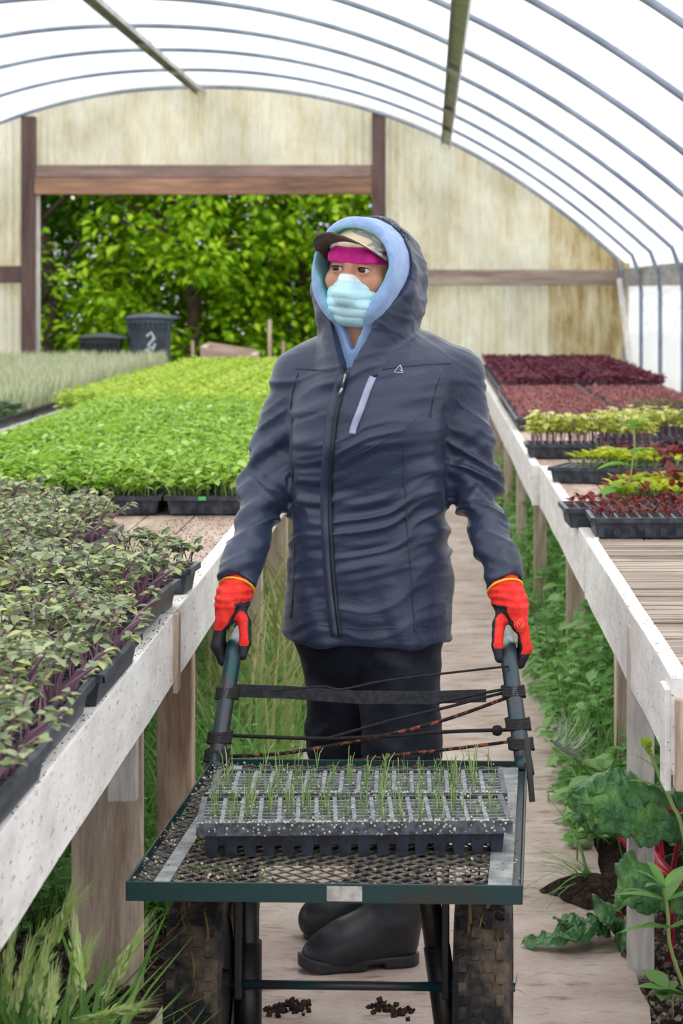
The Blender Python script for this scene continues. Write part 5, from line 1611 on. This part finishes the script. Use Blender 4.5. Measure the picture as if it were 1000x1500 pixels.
# broad-leaved weeds poking onto the walkway
for (px, py, Y, lab, n) in ((715+0, 895, 7.4, None, 0), (845,1160,6.7, 'bright broad-leaved weed at the slab edge above the grass tuft', 5), (803,1168,7.45, 'small green leaf sprig lying on the concrete slab', 3), (875,1130,6.9, 'broad-leaved weed between the two pale bench legs', 7), (788,1005,9.4, 'young weed with pointed leaves leaning over the slab far up the walkway', 5), (985,1455,5.3,'low weed with narrow leaves in the bottom right corner', 9)):
    if not lab: continue
    c = gp(px, py, Y); c[2] = max(c[2], .02)
    r = empty('broadleaf_weed', (c[0], c[1], 0), lab, 'weed')
    mb = MB(); mb.tube([A((c[0], c[1], -.02)), c], .0025, 6); mb.build('stalk', MT['st_green'], r, True)
    for k in range(n):
        mb = MB(); scatter(mb, leaf_T(.62,5,.12,.35,.8), [c + rng.normal(0,.012,3)*A((1,1,.5))], U(0,6.28,1), U(-.1,.6,1), U(.05,.085,1)); mb.build('leaf', MT['weed'], r)
mb = MB(); scatter(mb, leaf_T(.4,5,.1,.2,.8), [onslab(775,1055,.012)], -1.3, .05, .05)
tag(mb.build('fallen_leaf', leafmat('orange_leaf', [rgb(222,120,80)], .2)), 'small orange leaf on the slab near the feathery grass', 'leaf')
# black soil crumbs on the slab under the cart
mb = MB(); N = 160; x = U(-.3,.05,N); y = 5.28 + .16*rng.random(N)**2 - .08*rng.random(N)
cl = rng.integers(0, 5, N); x = A([-.31,-.27,-.10,-.06,.03])[cl] + rng.normal(0,.012,N); y = A([5.28,5.3,5.3,5.26,5.27])[cl] + rng.normal(0,.02,N)
scatter(mb, ic, np.stack([x, y, np.full(N,.003)], 1), U(0,6.28,N), U(0,3,N), U(.003,.010,N))
tag(mb.build('soil_crumbs', MT['soil']), 'black soil crumbs scattered on the concrete under the cart axle', 'soil crumbs', kind='stuff')
mb = MB(); N = 2600; x = U(-1.0,-.46,N); y = U(4.3,6.1,N)
scatter(mb, ic, np.stack([x, y, U(-.03,-.012,N)], 1), U(0,6.28,N), U(0,3,N), U(.003,.012,N))
tag(mb.build('bark_mulch', [M('bark_and_soil_bits', rgb(44,32,28), rgb(120,98,86), rough=.95, scale=70, lo=.45, hi=.62)]), 'dark bark and soil bits on the ground beside the tall grass', 'mulch', kind='stuff')
mb = MB(); N = 1600; x = U(.44,.9,N); y = U(5.1,6.6,N)
scatter(mb, ic, np.stack([x, y, U(-.03,-.012,N)], 1), U(0,6.28,N), U(0,3,N), U(.003,.010,N))
tag(mb.build('gravel', [M('grey_grit', rgb(90,78,70), rgb(176,160,148), rough=.95, scale=70, lo=.42, hi=.62)]), 'grey grit on the ground around the white bench leg', 'gravel', kind='stuff')
# twig, gravel on planks
mb = MB(); N = 700; x = U(-.80,-.56,N); y = U(6.4,8.0,N); 
scatter(mb, ic, np.stack([x, y, np.full(N,BZ)], 1), U(0,6.28,N), U(0,3,N), U(.0008,.0024,N))
x = U(-.60,-.552,400); y = U(3.4,6.4,400); scatter(mb, ic, np.stack([x, y, np.full(400,BZ+.003)], 1), U(0,6.28,400), U(0,3,400), U(.0006,.002,400))
tag(mb.build('spilt_soil', [MT['potting']]), 'spilt soil grains along the white bench edge and the bare planks', 'soil crumbs', kind='stuff')

# ------------------------------------------------------------------ outside
mb = MB(); mb.box((-60, YB+.06, -.3), (60, 90, -.04)); struct(mb.build('ground', MT['lawn']), 'grassy ground outside the doorway')
MT['bin'] = M('dark_blue_grey_plastic', rgb(44,52,68), rgb(60,70,88), rough=.5, scale=5)
MT['bin_b'] = M('black_bin_plastic', rgb(24,28,36), rgb(38,44,54), rough=.45, scale=5)
MT['chalk'] = M('white_scrawl_paint', rgb(206,212,222), rough=.8)
def wheelie(x, y, w, h, m, label, mark):
    r = empty('wheeled_bin', (x, y, -.04), label, 'bin', rz=.0)
    mb = MB(); mb.taper((x, y), 0.05, h-.07, w*.40, w*.42, w*.5, w*.52); bevel(mb.build('body', MT[m], r), .02)
    mb = MB(); mb.box((x-w*.53, y-w*.56, h-.10), (x+w*.53, y+w*.56, h-.06))
    for k in range(9): mb.box((x-w*.5+k*w*.125-.008, y-w*.565, h-.16), (x-w*.5+k*w*.125+.008, y-w*.5, h-.10))
    mb.build('rim', MT[m], r)
    mb = MB(); V = []
    for i in range(9):
        for j in range(7):
            a, b = -1+2*i/8, -1+2*j/6; V.append((x+a*w*.56 + (.06 if a > .9 else 0), y+b*w*.58, h-.055+.05*(1-a*a*.6)*(1-b*b*.7)))
    mb.grid(A(V), 9, 7); o = mb.build('lid', MT[m], r, True); q = o.modifiers.new('thickness', 'SOLIDIFY'); q.thickness = .02
    for s in (-1, 1):
        mb = MB(); mb.lathe([(.02,-.03),(.10,-.03),(.11,0),(.10,.03),(.02,.03)], (x+s*w*.42, y+w*.5, .11-.04), 'x', 16); mb.build('wheel', MT['bin_b'], r, True)
    if mark:
        mb = MB(); yy = y - w*.515
        for pl_ in mark: mb.tube([A((x+a, yy+.02*(h-.1-c)/h*0 + .03*(1-c/h), c)) for a, c in pl_], .012, 5)
        mb.build('painted_mark', MT['chalk'], r)
    return r
wheelie(-2.72, 25.2, .385, 1.25, 'bin', 'tall dark blue-grey wheeled bin with a white painted squiggle, outside the doorway',
        [[(-.01,1.02),(.03,1.06),(.06,1.0),(.0,.93),(.05,.90),(.07,.95)], [(-.03,.88),(.0,.90),(.03,.83),(.06,.86)], [(-.06,.80),(-.05,.78)], [(.0,.83),(-.03,.80)]])
wheelie(-3.16, 25.0, .36, 1.06, 'bin_b', 'shorter black bin with a domed lid beside the tall bin, outside the doorway', [[(.0,.83),(.01,.82)]])
mb = MB(); V0 = gp(297,507,24.6); V1 = gp(370,519,24.6)
mb.beam(V0 + A((0,0,-.08)), V1 + A((0,.0,-.08)), .05, .12); mb.beam(V0 + A((0,.5,-.02)), V1 + A((0,.5,-.02)), .05, .10)
for q in (V0, V1): mb.beam(q + A((0,0,-.06)), q + A((0,.55,-.04)), .05, .1)
for q in (V0, V1): mb.beam(q*A((1,1,0)) + A((0,.3,-.04)), q + A((0,.3,-.06)), .07, .07, up=(0,1,0))
tag(mb.build('raised_bed_frame', wood_mat('pinkish_bleached_board', rgb(160,130,120), rgb(206,184,176), 'x', 6)), 'pale pinkish boards of a low raised frame outside the doorway', 'raised bed')
for (px, y0, Y, w, m, lab) in ((395, 468, 24.8, .032, 'leg_wood', 'tall pale wooden stake outside the doorway'), (282, 499, 24.6, .03, 'leg_red', 'short reddish wooden stake beside the pinkish boards'), (415, 500, 24.9, .03, 'leg_red', 'short dull stake just left of the jacket shoulder')):
    t = gp(px, y0, Y); mb = MB(); mb.beam(A((t[0], Y, -.05)), t, w, w, up=(0,1,0)); tag(mb.build('stake', MT[m]), lab, 'stake')

# trees beyond the doorway
MT['tree'] = leafmat('bright_tree_leaf', [rgb(112,158,14), rgb(142,180,20), rgb(84,134,12), rgb(164,196,34), rgb(122,166,18), rgb(178,204,44)], .42, .5, .25)
MT['tree_d'] = leafmat('deep_green_tree_leaf', [rgb(52,100,14), rgb(72,122,20), rgb(90,138,24), rgb(60,108,18)], .38, .5, .25)
MT['bark'] = M('dark_bark', rgb(44,34,26), rgb(80,66,52), rough=.95, scale=12, bmp=.6, bscale=30)
LT = leaf_T(.62, 2, .12, .2, .8)
def tree(x, y, h, rad, n, m, label, low=.0):
    r = empty('tree', (x, y, -.04), label, 'tree', 'leafy trees beyond the doorway')
    mb = MB(); mb.tube(smooth([(x,y,-.05),(x+.1,y,h*.3),(x-.1,y+.1,h*.6),(x,y,h*.85)], 4), list(np.linspace(.12,.03,13)), 8)
    for k in range(7):
        a = rng.random()*6.28; z = h*(.25+.5*rng.random()); mb.tube(smooth([(x,y,z),(x+rad*.4*math.cos(a),y+rad*.4*math.sin(a),z+h*.12),(x+rad*.75*math.cos(a),y+rad*.75*math.sin(a),z+h*.16)],3), [.04,.036,.032,.028,.022,.016,.010], 6)
    mb.build('trunk', MT['bark'], r, True)
    mb = MB(); K = 120      # leafy sprays
    for k in range(K):
        u = rng.random(); z = low + (h-low)*u; rr = rad*(math.sin(math.pi*min(.97, .12+.80*u))**.6)
        a = rng.random()*6.28; q = rr*math.sqrt(.25 + .75*rng.random())
        c = A((x+q*math.cos(a), y+q*math.sin(a), z)); s = rad*rng.uniform(.20, .36); nl = int(n/K)
        d = rng.normal(0, 1, (nl, 3)); d /= np.linalg.norm(d, axis=1)[:,None]; d *= (rng.random(nl)**.35)[:,None]*s*A((1.1,1.1,.75))
        p = c + d; yw = np.arctan2(d[:,1], d[:,0]) - math.pi/2 + U(-.9,.9,nl)
        scatter(mb, LT, p, yw, U(-.9,.35,nl), U(.075,.135,nl), roll=U(-.6,.6,nl))
    mb.build('foliage', MT[m], r)['kind'] = 'stuff'
for k, (x, y, h, rad, n, m, lab, low) in enumerate((
    (-4.4, 29.5, 4.6, 1.55, 9600, 'tree', 'bright green leafy tree nearest the dark doorway post', .1),
    (-2.75, 29.2, 4.0, 1.25, 8800, 'tree', 'bright green leafy tree rising above the tall bin', .1),
    (-1.55, 29.9, 4.4, 1.35, 8800, 'tree', 'bright green leafy tree behind the pale stake', .75),
    (-.35, 29.6, 4.4, 1.25, 8800, 'tree', 'bright green leafy tree beside the jacket hood', .1),
    (-4.0, 33.2, 5.2, 1.7, 8400, 'tree_d', 'deeper green bush low between the doorway post and the shorter bin', -.2),
    (-3.6, 31.5, 5.6, 1.7, 8400, 'tree_d', 'deeper green tree behind the two bins', .2),
    (-1.9, 32.0, 5.6, 1.7, 8400, 'tree_d', 'deeper green tree in the shade behind the pinkish boards', -.1),
    (-.1, 32.0, 5.6, 1.8, 8400, 'tree_d', 'deeper green tree behind the hooded head', .2),
    (-5.6, 31.5, 5.4, 1.8, 8400, 'tree_d', 'deeper green tree at the far side of the doorway', .2),
    (-4.4, 36.0, 6.4, 2.7, 8200, 'tree_d', 'broad deep green tree at the back behind the dark doorway post', -.1),
    (-1.0, 35.4, 6.2, 2.6, 8200, 'tree_d', 'broad deep green tree at the back beyond the tall bin', -.1),
    (1.6, 35.2, 6.2, 2.6, 8200, 'tree_d', 'broad deep green tree at the back beyond the jacket hood', -.1),
    (-3.2, 38.5, 6.8, 2.6, 11000, 'tree_d', 'farthest deep green tree closing the view above the bins', -.3),
    (-6.0, 39.0, 6.8, 2.6, 9000, 'tree_d', 'farthest deep green tree past the dark doorway post', -.3),
    (-.4, 39.0, 6.8, 2.6, 9000, 'tree_d', 'farthest deep green tree behind the jacket hood', -.3))):
    tree(x, y, h, rad, n, m, lab, low)
# ------------------------------------------------------------------ light and camera
w = bpy.data.worlds.new('overcast_sky'); bpy.context.scene.world = w; w.use_nodes = True
nt = w.node_tree; bg = nt.nodes['Background']
tc = nt.nodes.new('ShaderNodeTexCoord'); sp = nt.nodes.new('ShaderNodeSeparateXYZ'); nt.links.new(tc.outputs['Generated'], sp.inputs[0])
c = ramp(nt, sp.outputs['Z'], [(.0, (.88,.92,.98,1)), (.25, (.95,.97,1.0,1)), (1.0, (1.0,1.0,1.0,1))])
nt.links.new(c, bg.inputs[0]); bg.inputs[1].default_value = 1.15
sun = bpy.data.lights.new('veiled_sun', 'SUN'); sun.energy = 1.6; sun.angle = math.radians(25); sun.color = (1, .97, .92)
so = bpy.data.objects.new('veiled_sun', sun); COL.objects.link(so)
so.rotation_euler = Vector((-.25, .35, -1)).to_track_quat('-Z', 'Y').to_euler(); so.location = (0, 0, 12)

cam = bpy.data.cameras.new('camera'); co = bpy.data.objects.new('camera', cam); COL.objects.link(co)
co.location = (0, 0, CH); co.rotation_euler = (math.radians(90), 0, 0)
cam.sensor_fit = 'VERTICAL'; cam.sensor_height = 36.0; cam.sensor_width = 24.0
cam.lens = F/1500*36
cam.shift_x = (500 - CX)/1500; cam.shift_y = -(750 - CY)/1500
cam.clip_start = .1; cam.clip_end = 300
cam.dof.use_dof = True; cam.dof.focus_distance = 5.2; cam.dof.aperture_fstop = 10
sc = bpy.context.scene; sc.camera = co
sc.view_settings.view_transform = 'Standard'; sc.view_settings.look = 'None'
sc.view_settings.exposure = 0.72; sc.view_settings.gamma = 1.0
sc.view_settings.use_curve_mapping = False
sc.cycles.use_denoising = True
sc.cycles.max_bounces = 10; sc.cycles.diffuse_bounces = 5; sc.cycles.transparent_max_bounces = 12; sc.cycles.transmission_bounces = 8
sc.cycles.sample_clamp_indirect = 6.0
